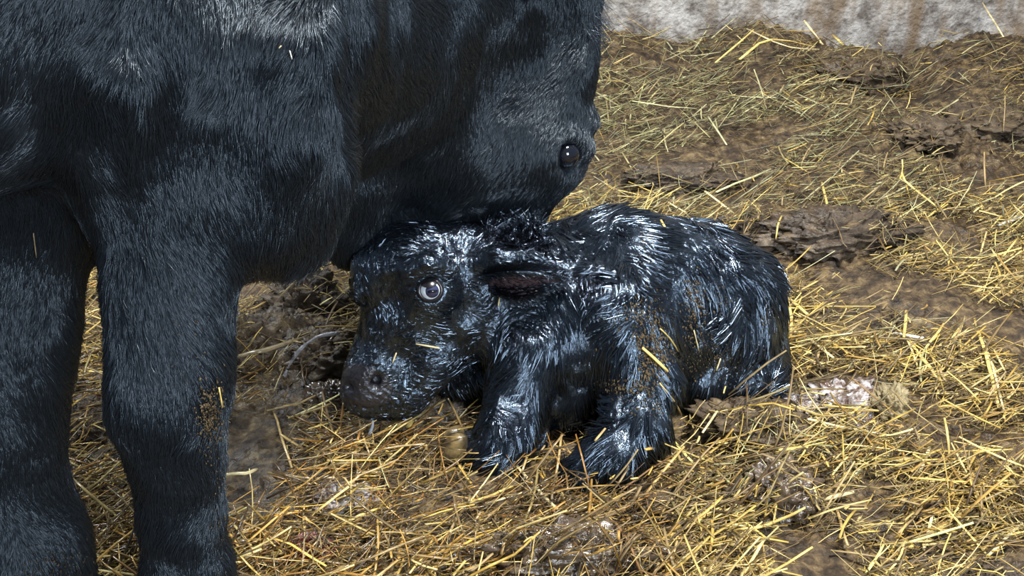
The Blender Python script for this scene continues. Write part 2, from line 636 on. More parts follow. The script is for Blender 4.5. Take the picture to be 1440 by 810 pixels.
def worley_id(P, cell, seed):
    """id and centre of the nearest jittered seed point"""
    Q = P / cell
    base = np.floor(Q).astype(np.int64)
    best = np.full(len(P), 1e9)
    bid = np.zeros(len(P), np.int64)
    for dx in (-1, 0, 1):
        for dy in (-1, 0, 1):
            for dz in (-1, 0, 1):
                c = base + np.array([dx, dy, dz])
                j = np.stack([_hash(c[:, 0], c[:, 1], c[:, 2], seed + s) for s in (0, 1, 2)], -1)
                d = ((c + j - Q) ** 2).sum(-1)
                key = (c[:, 0] & 0xfffff) | ((c[:, 1] & 0xfffff) << 20) | ((c[:, 2] & 0xfffff) << 40)
                m = d < best
                best[m], bid[m] = d[m], key[m]
    return bid


def grow_fur(body, V, Q, n, length, lift, K=5, clump=0.5, cell=0.012, wig=0.3, wig_s=25, seed=1, mask=None, jit=0.10, droop=0.0, facing=-0.25, margin=120):
    """strands rooted on the visible side of a body mesh"""
    r = np.random.default_rng(seed)
    a, b, c, d = (V[Q[:, i]] for i in range(4))
    ar = np.linalg.norm(np.cross(b - a, c - a), axis=1) + np.linalg.norm(np.cross(c - a, d - a), axis=1)
    cen = (a + b + c + d) / 4
    nn = unit(np.cross(c - a, d - b))
    px, py, t = project(cen)
    vis = (px > -margin) & (px < 1440 + margin) & (py > -margin) & (py < 810 + margin) & (t > 0.3)
    vis &= (nn * unit(CAM - cen)).sum(1) > facing
    wgt = ar * vis
    if mask is not None:
        wgt = wgt * mask(cen)
    f = r.choice(len(Q), n, p=wgt / wgt.sum())
    u, v = r.random((n, 1)), r.random((n, 1))
    P = (a[f] * (1 - u) + b[f] * u) * (1 - v) + (d[f] * (1 - u) + c[f] * u) * v
    N = body.normal(P)
    Fl = body.flow(P)
    nz = np.stack([fbm(P, wig_s, 2, seed + 10 + i) for i in range(3)], -1)
    T = Fl + wig * nz
    T = T - (T * N).sum(1, keepdims=True) * N
    T = unit(T)
    L = (length * body.furlen(P) * (0.6 + 0.8 * r.random(n)))[:, None, None]
    s = np.linspace(0, 1, K)[None, :, None]
    li = (lift * (0.5 + r.random(n)))[:, None, None]
    rad = (r.normal(size=(n, 3)) * jit)[:, None, :]
    C = P[:, None, :] + L * (s * T[:, None, :] + (li * s * (1.3 - 0.8 * s)) * N[:, None, :] + rad * s * s)
    C[..., 2] -= droop * L[..., 0] * s[..., 0] ** 2
    # pull the strands of a tuft together at their tips
    bid = worley_id(P + 0.004 * nz, cell, seed + 40)
    _, inv = np.unique(bid, return_inverse=True)
    inv = inv.ravel()
    cnt = np.bincount(inv).astype(float)
    G = np.stack([[np.bincount(inv, C[:, k, j]) / cnt for j in range(3)] for k in range(K)], 0).transpose(2, 0, 1)
    w = clump * s ** 0.9
    C = C * (1 - w) + G[inv] * w
    return C


# ------------------------------------------------------------------ the cow
cow = Body(0.05)
dn = (0.05, 0, -1)
# trunk, withers to rump, running back out of the picture to the left
cow.cone((-0.62, 1.42, 0.98), (-1.2, 1.2, 0.98), 0.30, 0.37, (-0.7, -0.3, -0.6), 0.12)
cow.cone((-1.2, 1.2, 0.98), (-1.95, 0.98, 1.02), 0.37, 0.34, (-1, -0.3, -0.3), 0.12)
cow.cone((-1.95, 0.98, 1.02), (-2.15, 0.92, 1.0), 0.34, 0.26, (-1, -0.3, -0.3), 0.12)
# hind legs
for s in (-1, 1):
    o = np.array([-2.08, 0.94, 0]) + s * np.array([-0.06, 0.17, 0])
    cow.cone(o + (0.02, 0, 0.85), o + (0.10, 0.03, 0.62), 0.17, 0.10, dn, 0.08)
    cow.cone(o + (0.10, 0.03, 0.62), o + (-0.10, -0.03, 0.45), 0.10, 0.06, dn, 0.04)
    cow.cone(o + (-0.10, -0.03, 0.45), o + (-0.05, 0, 0.12), 0.055, 0.045, dn, 0.03)
    cow.cone(o + (-0.05, 0, 0.12), o + (0.0, 0.01, 0.06), 0.05, 0.055, dn, 0.03)
# chest and shoulder
cow.px([(40, 10, 1.50, 200), (210, 80, 1.45, 185)], 0.08, (-0.2, 0, -1), 1.2)
cow.px([(210, 90, 1.45, 190), (250, 230, 1.42, 130)], 0.06, (0.25, 0, -1))
cow.px([(-20, 190, 1.50, 155), (60, 232, 1.50, 112), (130, 262, 1.50, 86)], 0.05, (-0.1, 0, -1))
cow.px([(330, 80, 1.52, 170), (372, 230, 1.47, 112)], 0.05, (-0.25, 0.1, -1), 1.1)
cow.px([(372, 230, 1.46, 108), (368, 300, 1.44, 90)], 0.04, (-0.1, 0, -1), 1.3)
cow.px([(432, 250, 1.50, 46), (412, 325, 1.47, 42)], 0.03, (-0.05, 0, -1), 1.4)
# skin folds over the shoulder at the left edge, tuft ridge below
cow.px([(85, -40, 1.36, 34), (55, 80, 1.28, 30), (-10, 190, 1.28, 30)], 0.03, (-0.4, 0, -1), 1.3)
cow.px([(20, -40, 1.33, 30), (-20, 120, 1.25, 30)], 0.03, (-0.3, 0, -1), 1.3)
cow.px([(175, 110, 1.27, 30), (170, 220, 1.30, 26)], 0.04, (0, 0, -1), 1.5)
# folds of skin in front of the shoulder
cow.px([(450, -130, 1.52, 40), (415, 60, 1.395, 36), (405, 180, 1.375, 34), (372, 300, 1.375, 36)], 0.06, (-0.3, 0, -1), 1.4)
# neck down to the head
cow.px([(360, 20, 1.60, 165), (500, 0, 1.92, 150)], 0.07, (-0.35, 0.3, -0.9), 1.0)
cow.px([(500, 0, 1.92, 150), (690, -30, 2.16, 130)], 0.07, (-0.4, 0.2, -0.9), 0.8)
cow.px([(440, 110, 1.62, 80), (480, 190, 1.86, 60)], 0.05, (-0.2, 0.3, -1), 1.0)
cow.px([(500, 250, 1.98, 62), (498, 345, 1.98, 34)], 0.05, (0.1, 0, -1), 0.8)
cow.px([(450, 90, 1.72, 90), (585, 130, 2.05, 95)], 0.08, (-0.35, 0.1, -0.95), 0.9)
# head: poll, forehead, cheek, jaw, bridge, muzzle
hf = (-0.35, 0, -1)
cow.px([(752, -40, 2.16, 94), (744, 90, 2.16, 86)], 0.05, hf, 0.9)
cow.px([(744, 90, 2.16, 86), (755, 195, 2.15, 70)], 0.04, hf, 0.6)
cow.px([(640, 90, 2.12, 120), (618, 175, 2.10, 122)], 0.06, (-0.5, 0, -1), 0.7)
cow.px([(575, 200, 2.08, 80), (640, 300, 2.12, 45)], 0.05, (-0.2, 0, -1), 0.7)
cow.px([(744, 210, 2.14, 72), (690, 298, 2.14, 55)], 0.05, hf, 0.5)
cow.px([(680, 180, 2.12, 105), (665, 280, 2.14, 70)], 0.06, hf, 0.5)
cow.px([(700, 290, 2.15, 56), (676, 352, 2.17, 52)], 0.04, hf, 0.4)
cow.px([(505, 322, 1.99, 36), (560, 296, 2.05, 36), (640, 308, 2.1, 44)], 0.04, hf, 0.5)
# brow over the eye, bump on the forehead
cow.px([(795, 196, 2.085, 17), (822, 208, 2.11, 14)], 0.02, hf, 0.5)
cow.px([(828, 166, 2.13, 13), (833, 172, 2.13, 12)], 0.02, hf, 0.5)
# forelegs: left one (A), right one (B)
cow.px([(25, 130, 1.70, 120), (15, 260, 1.64, 88), (25, 400, 1.46, 72)], 0.10, dn)
cow.px([(25, 400, 1.46, 75), (30, 460, 1.44, 72), (28, 520, 1.43, 67), (18, 590, 1.42, 63), (14, 640, 1.42, 65), (20, 700, 1.42, 71), (30, 760, 1.41, 85), (38, 815, 1.40, 94)], 0.03, dn, 0.9)
pa, ma = W(38, 815, 1.40)
cow.cone(pa, (pa[0] + .02, pa[1] + .02, 0.07), 0.06, 0.05, dn, 0.03)
cow.px([(245, 290, 1.38, 106), (238, 390, 1.34, 86)], 0.06, (0.15, 0, -1))
cow.px([(238, 390, 1.34, 89), (240, 450, 1.32, 80), (240, 510, 1.30, 77), (238, 560, 1.29, 71), (240, 600, 1.29, 61), (252, 650, 1.29, 53), (256, 720, 1.29, 51), (266, 800, 1.29, 56), (272, 860, 1.29, 53)], 0.03, dn, 0.8)
pb, mb = W(272, 860, 1.29)
cow.cone(pb, (pb[0] + .01, pb[1] + .01, 0.09), 0.045, 0.058, dn, 0.03)
cow.px([(185, 545, 1.26, 16), (182, 590, 1.26, 15)], 0.03, dn)

# cow's eye socket
ce = cow.hit(803, 222)
cen_ = ce - cow.normal(ce[None])[0] * 0.015
cow.cut(cen_, 0.028, 0.012)

V, Q = cow.mesh(0.011)
Nn = cow.normal(V)
wr = fbm(V * np.array([1, 1, 0.35]), 16, 2, 14)
V = V + Nn * (0.003 * fbm(V, 14, 3, 3) + 0.008 * vnoise(V, 5, 8) + 0.007 * wr * (V[:, 1] < 1.75) * sstep(0.45, 0.7, V[:, 2]))[:, None]
cow_o = mesh_obj('cow', V, Q, M_cowskin)
tag(cow_o, 'large black cow standing on the straw, head lowered behind the calf', 'cow')


def cow_mask(c):
    px, py, t = project(c)
    e = np.linalg.norm(c - cen_, axis=1)
    return (e > 0.030) * 1.0


C = grow_fur(cow, V, Q, 240000, 0.021, 0.30, 4, 0.5, 0.010, 0.7, 16, 1, cow_mask, 0.15)
hair_obj('fur', C, 0.00034, 0.00008, M_cowfur, cow_o)


def sphere(name, c, r, mat, parent, squash=None, axis=None, seg=32, th_max=math.pi):
    """uv sphere whose pole points along axis"""
    th = np.linspace(0, th_max, seg // 2 + 1)
    ph = np.linspace(0, 2 * math.pi, seg, endpoint=False)
    T, Pp = np.meshgrid(th, ph, indexing='ij')
    S = np.stack([np.sin(T) * np.cos(Pp), np.sin(T) * np.sin(Pp), np.cos(T)], -1)
    if squash is not None:
        S = S * np.array(squash)
    if axis is not None:
        z = unit(np.array(axis, float))
        x = unit(np.cross([0.01, 0.02, 1], z))
        y = np.cross(z, x)
        S = S[..., :1] * x + S[..., 1:2] * y + S[..., 2:] * z
    n_, m_ = S.shape[:2]
    i = np.arange(n_ * m_).reshape(n_, m_)
    q = np.stack([i[:-1], i[1:], np.roll(i[1:], -1, 1), np.roll(i[:-1], -1, 1)], -1).reshape(-1, 4)
    return mesh_obj(name, (np.array(c) + r * S).reshape(-1, 3), q, mat, parent)


def ring(name, c, axis, R, r, mat, parent, up=(0, 0, 1), sx=1.0, sy=1.0, tube=10, seg=40, tilt=0.0):
    z = unit(np.array(axis, float))
    x = unit(np.cross(up, z))
    y = np.cross(z, x)
    ca, sa = math.cos(tilt), math.sin(tilt)
    x, y = ca * x + sa * y, -sa * x + ca * y
    a = np.linspace(0, 2 * math.pi, seg, endpoint=False)
    b = np.linspace(0, 2 * math.pi, tube, endpoint=False)
    Aa, Bb = np.meshgrid(a, b, indexing='ij')
    rad = R + r * np.cos(Bb)
    P = np.array(c) + (rad * np.cos(Aa) * sx)[..., None] * x + (rad * np.sin(Aa) * sy)[..., None] * y + (r * np.sin(Bb))[..., None] * z
    i = np.arange(seg * tube).reshape(seg, tube)
    q = np.stack([i, np.roll(i, -1, 0), np.roll(np.roll(i, -1, 0), -1, 1), np.roll(i, -1, 1)], -1).reshape(-1, 4)
    return mesh_obj(name, P.reshape(-1, 3), q, mat, parent)


def tube_mesh(P, R, sides=6, flat=1.0):
    """N strands x K points -> vertices and quads, ends closed; flat squashes the section"""
    P = np.asarray(P, float)
    N, K, _ = P.shape
    T = unit(np.gradient(P, axis=1))
    ref = np.where(np.abs(T[..., 2:3]) > 0.9, np.array([1.0, 0, 0]), np.array([0, 0, 1.0]))
    A_ = unit(np.cross(T, ref))
    B_ = np.cross(T, A_)
    an = np.linspace(0, 2 * math.pi, sides, endpoint=False) + math.pi / 4
    R = np.broadcast_to(R, (N, K))
    V = P[:, :, None, :] + R[:, :, None, None] * (np.cos(an)[None, None, :, None] * A_[:, :, None, :] + flat * np.sin(an)[None, None, :, None] * B_[:, :, None, :])
    base = np.arange(N * K * sides).reshape(N, K, sides)
    nx_ = np.roll(base, -1, 2)
    q = np.stack([base[:, :-1], nx_[:, :-1], nx_[:, 1:], base[:, 1:]], -1).reshape(-1, 4)
    caps = []
    if sides == 4:
        caps = [base[:, 0][:, ::-1], base[:, -1]]
    elif sides == 6:
        for e, rv in ((base[:, 0], True), (base[:, -1], False)):
            c1, c2 = e[:, [0, 1, 2, 3]], e[:, [0, 3, 4, 5]]
            caps += [c1[:, ::-1] if rv else c1, c2[:, ::-1] if rv else c2]
    return V.reshape(-1, 3), np.concatenate([q] + caps)


def spline(pts, n):
    pts = np.array(pts, float)
    if len(pts) == 2:
        t = np.linspace(0, 1, n)[:, None]
        return pts[0] * (1 - t) + pts[1] * t
    E_ = np.concatenate([[2 * pts[0] - pts[1]], pts, [2 * pts[-1] - pts[-2]]])
    out = []
    for u in np.linspace(0, len(pts) - 1 - 1e-6, n):
        i = int(u)
        f = u - i
        a, b, c, d = E_[i:i + 4]
        out.append(0.5 * (2 * b + (c - a) * f + (2 * a - 5 * b + 4 * c - d) * f * f + (3 * b - a - 3 * c + d) * f ** 3))
    return np.array(out)


# cow eye, lid and hooves
en = unit(cow.normal(ce[None])[0] + 0.35 * np.array([0.4, -1, 0.2]))
sphere('eye', cen_, 0.0245, M_deepeye, cow_o, axis=en)
ring('eyelid', cen_ + en * 0.011, en, 0.0235, 0.0045, M_lid, cow_o, sx=1.1, sy=0.95)
sphere('upper_eyelid', cen_ + en * 0.002, 0.0285, M_cowskin, cow_o, axis=unit(en * 0.4 + np.array([0.3, 0, 1.0])), th_max=math.radians(48))


def hoof(c, size, fwd, mat, parent, spread=0.5, up=(0, 0, 1), sc=(1, 1, 1), label=None):
    """one cloven hoof: two claws side by side, sloping forward wall, flat sole"""
    f = unit(np.array(fwd, float))
    u = np.array(up, float)
    u = unit(u - (u @ f) * f)
    s_ = np.cross(f, u)
    for side in (-1, 1):
        Vh, Fh = [], []
        n = 20
        for k, (z, lx, ly) in enumerate(((0, .60, .30), (.03, .63, .32), (.35, .52, .31), (.7, .40, .28), (.9, .33, .26), (.98, .2, .18))):
            for i in range(n):
                a = 2 * math.pi * i / n
                ca, sa = math.cos(a), math.sin(a)
                x_ = lx * ca * (1.0 if ca > 0 else 0.75) - 0.18 * z
                y_ = ly * sa * (1 - 0.35 * max(ca, 0) ** 2)
                Vh.append(np.array(c) + size * (sc[0] * x_ * f + sc[1] * (y_ + side * 0.33 + side * -0.10 * max(ca, 0)) * s_ + sc[2] * (z - 0.02) * u))
        for k in range(5):
            for i in range(n):
                j = (i + 1) % n
                Fh.append((k * n + i, k * n + j, (k + 1) * n + j, (k + 1) * n + i))
        Fh.append(tuple(reversed(range(n))))
        Fh.append(tuple(range(5 * n, 6 * n)))
        h = mesh_obj('hoof_claw', Vh, Fh, mat, parent)
        if label:
            h['label'] = label


hoof((pa[0] + .03, pa[1] + .04, 0.0), 0.095, (0.5, 0.7, 0), M_darkhoof, cow_o)
hoof((pb[0] + .03, pb[1] + .02, 0.0), 0.095, (0.8, 0.45, 0), M_darkhoof, cow_o)
for s in (-1, 1):
    o = np.array([-2.08, 0.94, 0]) + s * np.array([-0.06, 0.17, 0])
    hoof(o + (0.03, 0.01, 0), 0.085, (0.95, 0.3, 0), M_darkhoof, cow_o)


def ear(name, spine, half, normal_, depth, mat_out, mat_in, parent, thick=0.004, n=18, m=11):
    """cupped leaf ear: spine points, half-width (m), concave side looks along normal_"""
    S = spline(spine, n)
    T = unit(np.gradient(S, axis=0))
    Nn_ = unit(np.array(normal_, float)[None] - (np.array(normal_) @ T.T)[:, None] * T)
    B_ = np.cross(T, Nn_)
    t = np.linspace(0, 1, n)
    w = half * (np.sin(math.pi * np.clip(0.18 + 0.82 * t, 0, 1)) ** 0.8 + 0.03)
    v = np.linspace(-1, 1, m)
    P = []
    for i in range(n):
        for vv in v:
            P.append(S[i] + B_[i] * w[i] * math.sin(vv * 1.35) + Nn_[i] * depth * (w[i] / half) * (1 - math.cos(vv * 1.5)))
    P = np.array(P).reshape(n, m, 3)
    inner = P + Nn_[:, None, :] * thick
    Vv = np.concatenate([P.reshape(-1, 3), inner.reshape(-1, 3)])
    i = np.arange(n * m).reshape(n, m)
    o = n * m
    q = np.stack([i[:-1, :-1], i[1:, :-1], i[1:, 1:], i[:-1, 1:]], -1).reshape(-1, 4)
    rims = []
    loop = np.concatenate([i[0, :], i[1:, -1], i[-1, -2::-1], i[-2:0:-1, 0]])
    nxt = np.roll(loop, -1)
    rims = np.stack([loop, nxt, nxt + o, loop + o], -1)
    allq = np.concatenate([q, q[:, ::-1] + o, rims])
    fm = np.concatenate([np.zeros(len(q)), np.ones(len(q)), np.zeros(len(rims))])
    return mesh_obj(name, Vv, allq, None, parent, mats=[mat_out, mat_in], fmat=fm), P, B_, Nn_, T


# cow's near ear, folded back above the forehead at the top of the picture
e0, e1, e2 = W(770, -10, 2.05)[0], W(700, -60, 2.0)[0], W(630, -70, 1.97)[0]
ear('ear', [e0, e1, e2], 0.055, (0.2, -0.6, -1), 0.03, M_cowskin, M_cowskin, cow_o, 0.008)

# long wisps of hair on the poll, hanging over the forehead's outline
rw = np.random.default_rng(4)
nw = 260
root = np.array([W(px_, py_, 2.15)[0] for px_, py_ in zip(rw.uniform(812, 832, nw), rw.uniform(-20, 45, nw))])
root[:, 1] += rw.normal(0, 0.03, nw)
dw = unit(np.array([0.55, -0.1, -0.5]) + 0.28 * rw.normal(size=(nw, 3)))
lw_ = rw.uniform(0.025, 0.055, nw)[:, None, None]
s = np.linspace(0, 1, 6)[None, :, None]
Cw = root[:, None, :] + lw_ * (s * dw[:, None, :] + 0.35 * s * s * np.array([0.1, 0, -1.0]))
hair_obj('forelock', Cw, 0.0005, 0.00015, M_cowfur, cow_o)

# muddy crust on the front of the right foreleg, bits of straw caught in the coat come later

# ------------------------------------------------------------------ the calf
calf = Body(0.028)
bf = (0.45, 0.1, -0.85)     # wet hair runs back and down
calf.px([(800, 420, 2.03, 84), (880, 402, 2.08, 98)], 0.05, (0.8, 0.2, -0.3), 1.0)
calf.px([(880, 402, 2.08, 98), (965, 420, 2.12, 102)], 0.05, bf, 1.2)
calf.px([(965, 420, 2.12, 100), (1010, 432, 2.13, 88)], 0.05, (0.25, -0.1, -0.95), 1.3)
calf.px([(1010, 432, 2.13, 86), (1045, 490, 2.10, 56)], 0.05, (0.2, -0.1, -0.98), 1.3)
calf.px([(1045, 490, 2.10, 54), (1070, 520, 2.08, 34)], 0.03, (0.1, 0, -1), 1.2)
calf.px([(820, 470, 1.99, 92), (930, 480, 2.05, 86)], 0.05, (0.3, 0, -0.9), 1.0)
calf.px([(765, 500, 1.96, 66), (790, 545, 1.94, 56)], 0.04, (0, 0, -1), 1.2)
# folded hind leg lying flat
calf.px([(1010, 478, 2.05, 68), (985, 534, 2.00, 38)], 0.03, (0.1, -0.2, -0.9), 1.1)
calf.px([(985, 536, 1.99, 33), (1074, 536, 2.02, 29)], 0.02, (0.8, 0, -0.4), 1.0)
calf.px([(990, 545, 1.985, 20), (960, 552, 1.985, 17)], 0.02, (-0.7, 0, -0.4), 0.8)
# near foreleg: shoulder, elbow, forearm, knee, cannon tucked back
calf.px([(865, 430, 1.96, 66), (902, 535, 1.89, 50)], 0.035, (0.2, -0.1, -1), 1.1)
calf.px([(902, 535, 1.89, 50), (893, 600, 1.83, 44), (860, 645, 1.79, 42), (828, 662, 1.775, 35)], 0.02, (-0.25, -0.2, -0.95), 1.2)
calf.px([(828, 664, 1.78, 30), (895, 650, 1.86, 28)], 0.012, (0.4, 0, -0.8), 1.0)
# far foreleg: forearm, knee, pastern reaching to the hoof
calf.px([(740, 500, 1.93, 58), (722, 575, 1.87, 40), (712, 610, 1.835, 38), (700, 642, 1.81, 35)], 0.02, (-0.25, -0.1, -0.95), 1.1)
calf.px([(694, 642, 1.81, 33), (668, 634, 1.83, 26)], 0.012, (-0.9, 0, -0.3), 0.9)
calf.px([(668, 634, 1.83, 26), (655, 632, 1.84, 23)], 0.01, (-0.9, 0, -0.3), 0.6)
calf.px([(735, 590, 1.90, 36), (740, 650, 1.86, 28)], 0.02, (0, 0, -1), 0.9)
# throat and brisket in the shade behind the far foreleg
calf.px([(735, 500, 2.0, 52), (668, 520, 2.04, 42), (640, 530, 2.06, 32)], 0.03, (-0.3, 0, -0.9), 0.9)
# neck
calf.px([(700, 385, 2.00, 56), (800, 400, 2.03, 72)], 0.04, (0.85, 0.1, -0.45), 1.0)
calf.px([(680, 440, 1.98, 48), (770, 470, 1.98, 72)], 0.04, (0.3, 0, -0.9), 1.1)
calf.px([(760, 360, 2.06, 38), (850, 345, 2.10, 46)], 0.04, (0.9, 0.1, -0.2), 1.2)
# head
hd_ = (0.75, 0, 0.35)
calf.px([(570, 374, 1.97, 64), (650, 378, 1.99, 64)], 0.03, (0.9, 0, 0.1), 0.6)
calf.px([(562, 380, 1.945, 56), (551, 455, 1.925, 40)], 0.03, (0.3, 0, 0.9), 0.4)
calf.px([(551, 455, 1.925, 40), (533, 512, 1.905, 39)], 0.02, (0.3, 0, 0.9), 0.3)
calf.px([(534, 510, 1.91, 42), (528, 542, 1.90, 45)], 0.02, (0.3, 0, 0.9), 0.16)
calf.px([(512, 528, 1.885, 26), (508, 552, 1.88, 25)], 0.015, (0.3, 0, 0.9), 0.1)
calf.px([(600, 405, 1.94, 50), (648, 425, 1.95, 46)], 0.03, (0.8, 0, 0.2), 0.4)
calf.px([(590, 450, 1.925, 45), (655, 452, 1.96, 42)], 0.03, (0.8, 0, -0.3), 0.5)
calf.px([(572, 545, 1.90, 38), (610, 500, 1.915, 36), (668, 470, 1.955, 36)], 0.02, (0.8, 0, 0.3), 0.5)
calf.px([(545, 562, 1.895, 26), (572, 566, 1.895, 22)], 0.014, (0.5, 0, 0.5), 0.12)
# brows: far one bulging at the left outline, near one above the eye
calf.px([(516, 375, 1.92, 20), (508, 412, 1.905, 17)], 0.02, (0.2, 0, 0.9), 0.4)
calf.px([(574, 380, 1.880, 12), (604, 368, 1.880, 12), (634, 378, 1.890, 11)], 0.02, (0.8, 0, 0.2), 0.3)
calf.px([(607, 410, 1.905, 38)], 0.02, (0.5, 0, -0.6), 0.25)
calf.px([(676, 366, 1.935, 17), (700, 364, 1.915, 14), (745, 366, 1.905, 12), (784, 382, 1.925, 7)], 0.012, (1, 0, -0.15), 0.5)
calf.px([(715, 335, 2.0, 20), (740, 330, 2.0, 14)], 0.02, (0.4, 0, 1), 1.6)



def dent(px, py, r, depth, k=0.012):
    p = calf.hit(px, py)
    calf.cut(p + calf.normal(p[None])[0] * (r - depth), r, k)


dent(552, 425, 0.030, 0.010)
dent(546, 400, 0.022, 0.007)
dent(596, 468, 0.040, 0.008)
dent(655, 352, 0.030, 0.006)
dent(660, 440, 0.030, 0.006)
dent(556, 498, 0.022, 0.005)
eye_s = calf.hit(605, 408)
eye_n = unit(calf.normal(eye_s[None])[0] + np.array([-0.1, -0.35, 0.1]))
eye_c = eye_s - eye_n * 0.0090
calf.cut(eye_c + eye_n * 0.002, 0.0195, 0.006)
nos = calf.hit(527, 540)
nos_n = calf.normal(nos[None])[0]
calf.cut(nos + nos_n * 0.001, 0.0095, 0.003)
calf.cut(nos + nos_n * 0.001 + np.array([0.005, 0.002, 0.010]), 0.0085, 0.003)
calf.cut(nos - nos_n * 0.013 + np.array([0.002, 0, 0.004]), 0.0085, 0.003)
calf.cut(nos - nos_n * 0.006 + np.array([0.002, 0, 0.002]), 0.0075, 0.004)
nos2 = calf.hit(491, 545)
if nos2 is not None:
    calf.cut(nos2, 0.007, 0.005)
MOUTH = []
# mouth line as a row of small cuts
for mx_, my_ in [(490, 566), (500, 571), (512, 574), (524, 575), (536, 573), (548, 569), (560, 563), (572, 556), (584, 548)]:
    p = calf.hit(mx_, my_)
    if p is not None:
        MOUTH.append(p)
        calf.cut(p + np.array([0, 0, -0.001]), 0.0052, 0.002)

V, Q = calf.mesh(0.0036)
Nn = calf.normal(V, 0.003)
d_nose = np.linalg.norm(V - nos, axis=1)
d_eye = np.linalg.norm(V - eye_s, axis=1)
calm = sstep(0.03, 0.09, np.minimum(d_nose, d_eye))
lg = V * np.array([1.0, 1.0, 0.4]) + 0.01 * np.stack([vnoise(V, 14, 91), vnoise(V, 14, 92), vnoise(V, 14, 93)], -1)
V = V + Nn * ((0.0016 * fbm(V, 50, 2, 21) + 0.0032 * fbm(lg, 38, 2, 23) + 0.004 * vnoise(V, 15, 27)) * (0.15 + 0.85 * calm))[:, None]
# the bare wet nose gets its own material
pxv, pyv, _t = project(V)
cenq = V[Q].mean(1)
qx, qy, _t = project(cenq)
nose_c = calf.hit(512, 548)
dn_ = np.linalg.norm((cenq - (nose_c + np.array([0, 0.02, 0]))) * np.array([1.0, 0.8, 1.15]), axis=1) + 0.004 * vnoise(cenq, 60, 4)
fm = (dn_ < 0.046).astype(int)
calf_o = mesh_obj('calf', V, Q, None, mats=[M_calfskin, M_nose], fmat=fm)
tag(calf_o, 'wet black newborn calf lying on the straw with folded legs', 'calf')


def calf_mask(c):
    e = np.linalg.norm(c - eye_c, axis=1)
    nd = np.linalg.norm((c - (nose_c + np.array([0, 0.02, 0]))) * np.array([1.0, 0.8, 1.15]), axis=1)
    md = np.min([np.linalg.norm(c - q, axis=1) for q in MOUTH], 0)
    return ((e > 0.0225) & (nd > 0.043) & (md > 0.009)) * (1.0 + 0.5 * (c[:, 0] < 0))


C = grow_fur(calf, V, Q, 60000, 0.020, 0.05, 5, 0.8, 0.010, 0.9, 11, 2, calf_mask, 0.03)
hair_obj('fur', C, 0.00045, 0.00016, M_calffur, calf_o)
C = grow_fur(calf, V, Q, 15000, 0.034, 0.05, 8, 0.8, 0.013, 1.1, 12, 7, calf_mask, 0.05)
hair_obj('wet_locks', C, 0.0014, 0.0003, M_calffur, calf_o)
# curly wet tuft at the poll
tp, _m = W(720, 335, 1.99)
r2 = np.random.default_rng(5)
n = 2600
root = tp + r2.normal(size=(n, 3)) * np.array([0.020, 0.014, 0.008]) + np.array([0, 0, 0.002])
locks = worley_id(root, 0.011, 77)
_, inv = np.unique(locks, return_inverse=True)
inv = inv.ravel()
dirs = r2.normal(size=(inv.max() + 1, 3)) * np.array([0.7, 0.5, 0.25]) + np.array([0.2, -0.2, 0.75])
s = np.linspace(0, 1, 8)[None, :, None]
curl = r2.normal(size=(inv.max() + 1, 3)) * 0.5
Cc = root[:, None, :] + 0.026 * s * unit(dirs)[inv][:, None, :] + 0.014 * np.sin(s * 4.2) * curl[inv][:, None, :]
cnt = np.bincount(inv).astype(float)
Gm = np.stack([[np.bincount(inv, Cc[:, k, j]) / cnt for j in range(3)] for k in range(8)], 0).transpose(2, 0, 1)
Cc = Cc * (1 - 0.85 * s) + Gm[inv] * 0.85 * s
hair_obj('forelock', Cc, 0.0006, 0.0002, M_calffur, calf_o)

# calf's eye: white ball, iris, pupil, lid rim
look = unit(eye_n + np.array([0.26, -0.10, -0.04]))
eb = sphere('eye', eye_c, 0.0188, M_sclera, calf_o, axis=eye_n)
sphere('iris', eye_c + look * 0.0088, 0.0128, M_iris, eb, axis=look)
sphere('pupil', eye_c + look * 0.0134, 0.0086, M_pupil, eb, squash=(1.2, 0.8, 1), axis=look)
ring('eyelid', eye_c + eye_n * 0.0092, eye_n, 0.0172, 0.0034, M_lid, calf_o, sx=1.05, sy=0.95)
sphere('upper_eyelid', eye_c + eye_n * 0.001, 0.0212, M_lid, calf_o, axis=unit(eye_n * 0.30 + np.array([-0.12, 0, 1.0])), th_max=math.radians(40))

# calf's near ear: laid back to the right, opening towards us and down
E0, E1, E2, E3 = (W(686, 393, 1.920)[0], W(715, 394, 1.900)[0], W(752, 392, 1.898)[0], W(790, 392, 1.915)[0])
ear_o, EP, EB, EN, ET = ear('ear', [E0, E1, E2, E3], 0.029, (0.05, -1.0, -0.22), 0.012, M_calfskin, M_earskin, calf_o, 0.003)
# hair on the ear's back and rim
r3 = np.random.default_rng(9)
nE = 14000
ii = r3.integers(0, EP.shape[0] - 1, nE)
side = r3.random(nE)
jj = np.where(side < 0.12, r3.integers(0, 2, nE), np.where(side < 0.22, r3.integers(EP.shape[1] - 2, EP.shape[1], nE), r3.integers(0, EP.shape[1], nE)))
root = EP[ii, jj] + (EP[ii + 1, jj] - EP[ii, jj]) * r3.random((nE, 1))
outw = np.where(jj[:, None] < EP.shape[1] / 2, -1.0, 1.0) * EB[ii]
dirh = unit(1.0 * ET[ii] + 0.25 * outw - 0.30 * EN[ii] + 0.38 * r3.normal(size=(nE, 3)))
s = np.linspace(0, 1, 4)[None, :, None]
Ch = root[:, None, :] - 0.001 * EN[ii][:, None, :] + s * 0.018 * dirh[:, None, :]
nI = 700
i2 = r3.integers(0, EP.shape[0] - 1, nI)
j2 = np.where(r3.random(nI) < 0.35, r3.integers(0, 3, nI), EP.shape[1] - 1 - r3.integers(0, 4, nI))
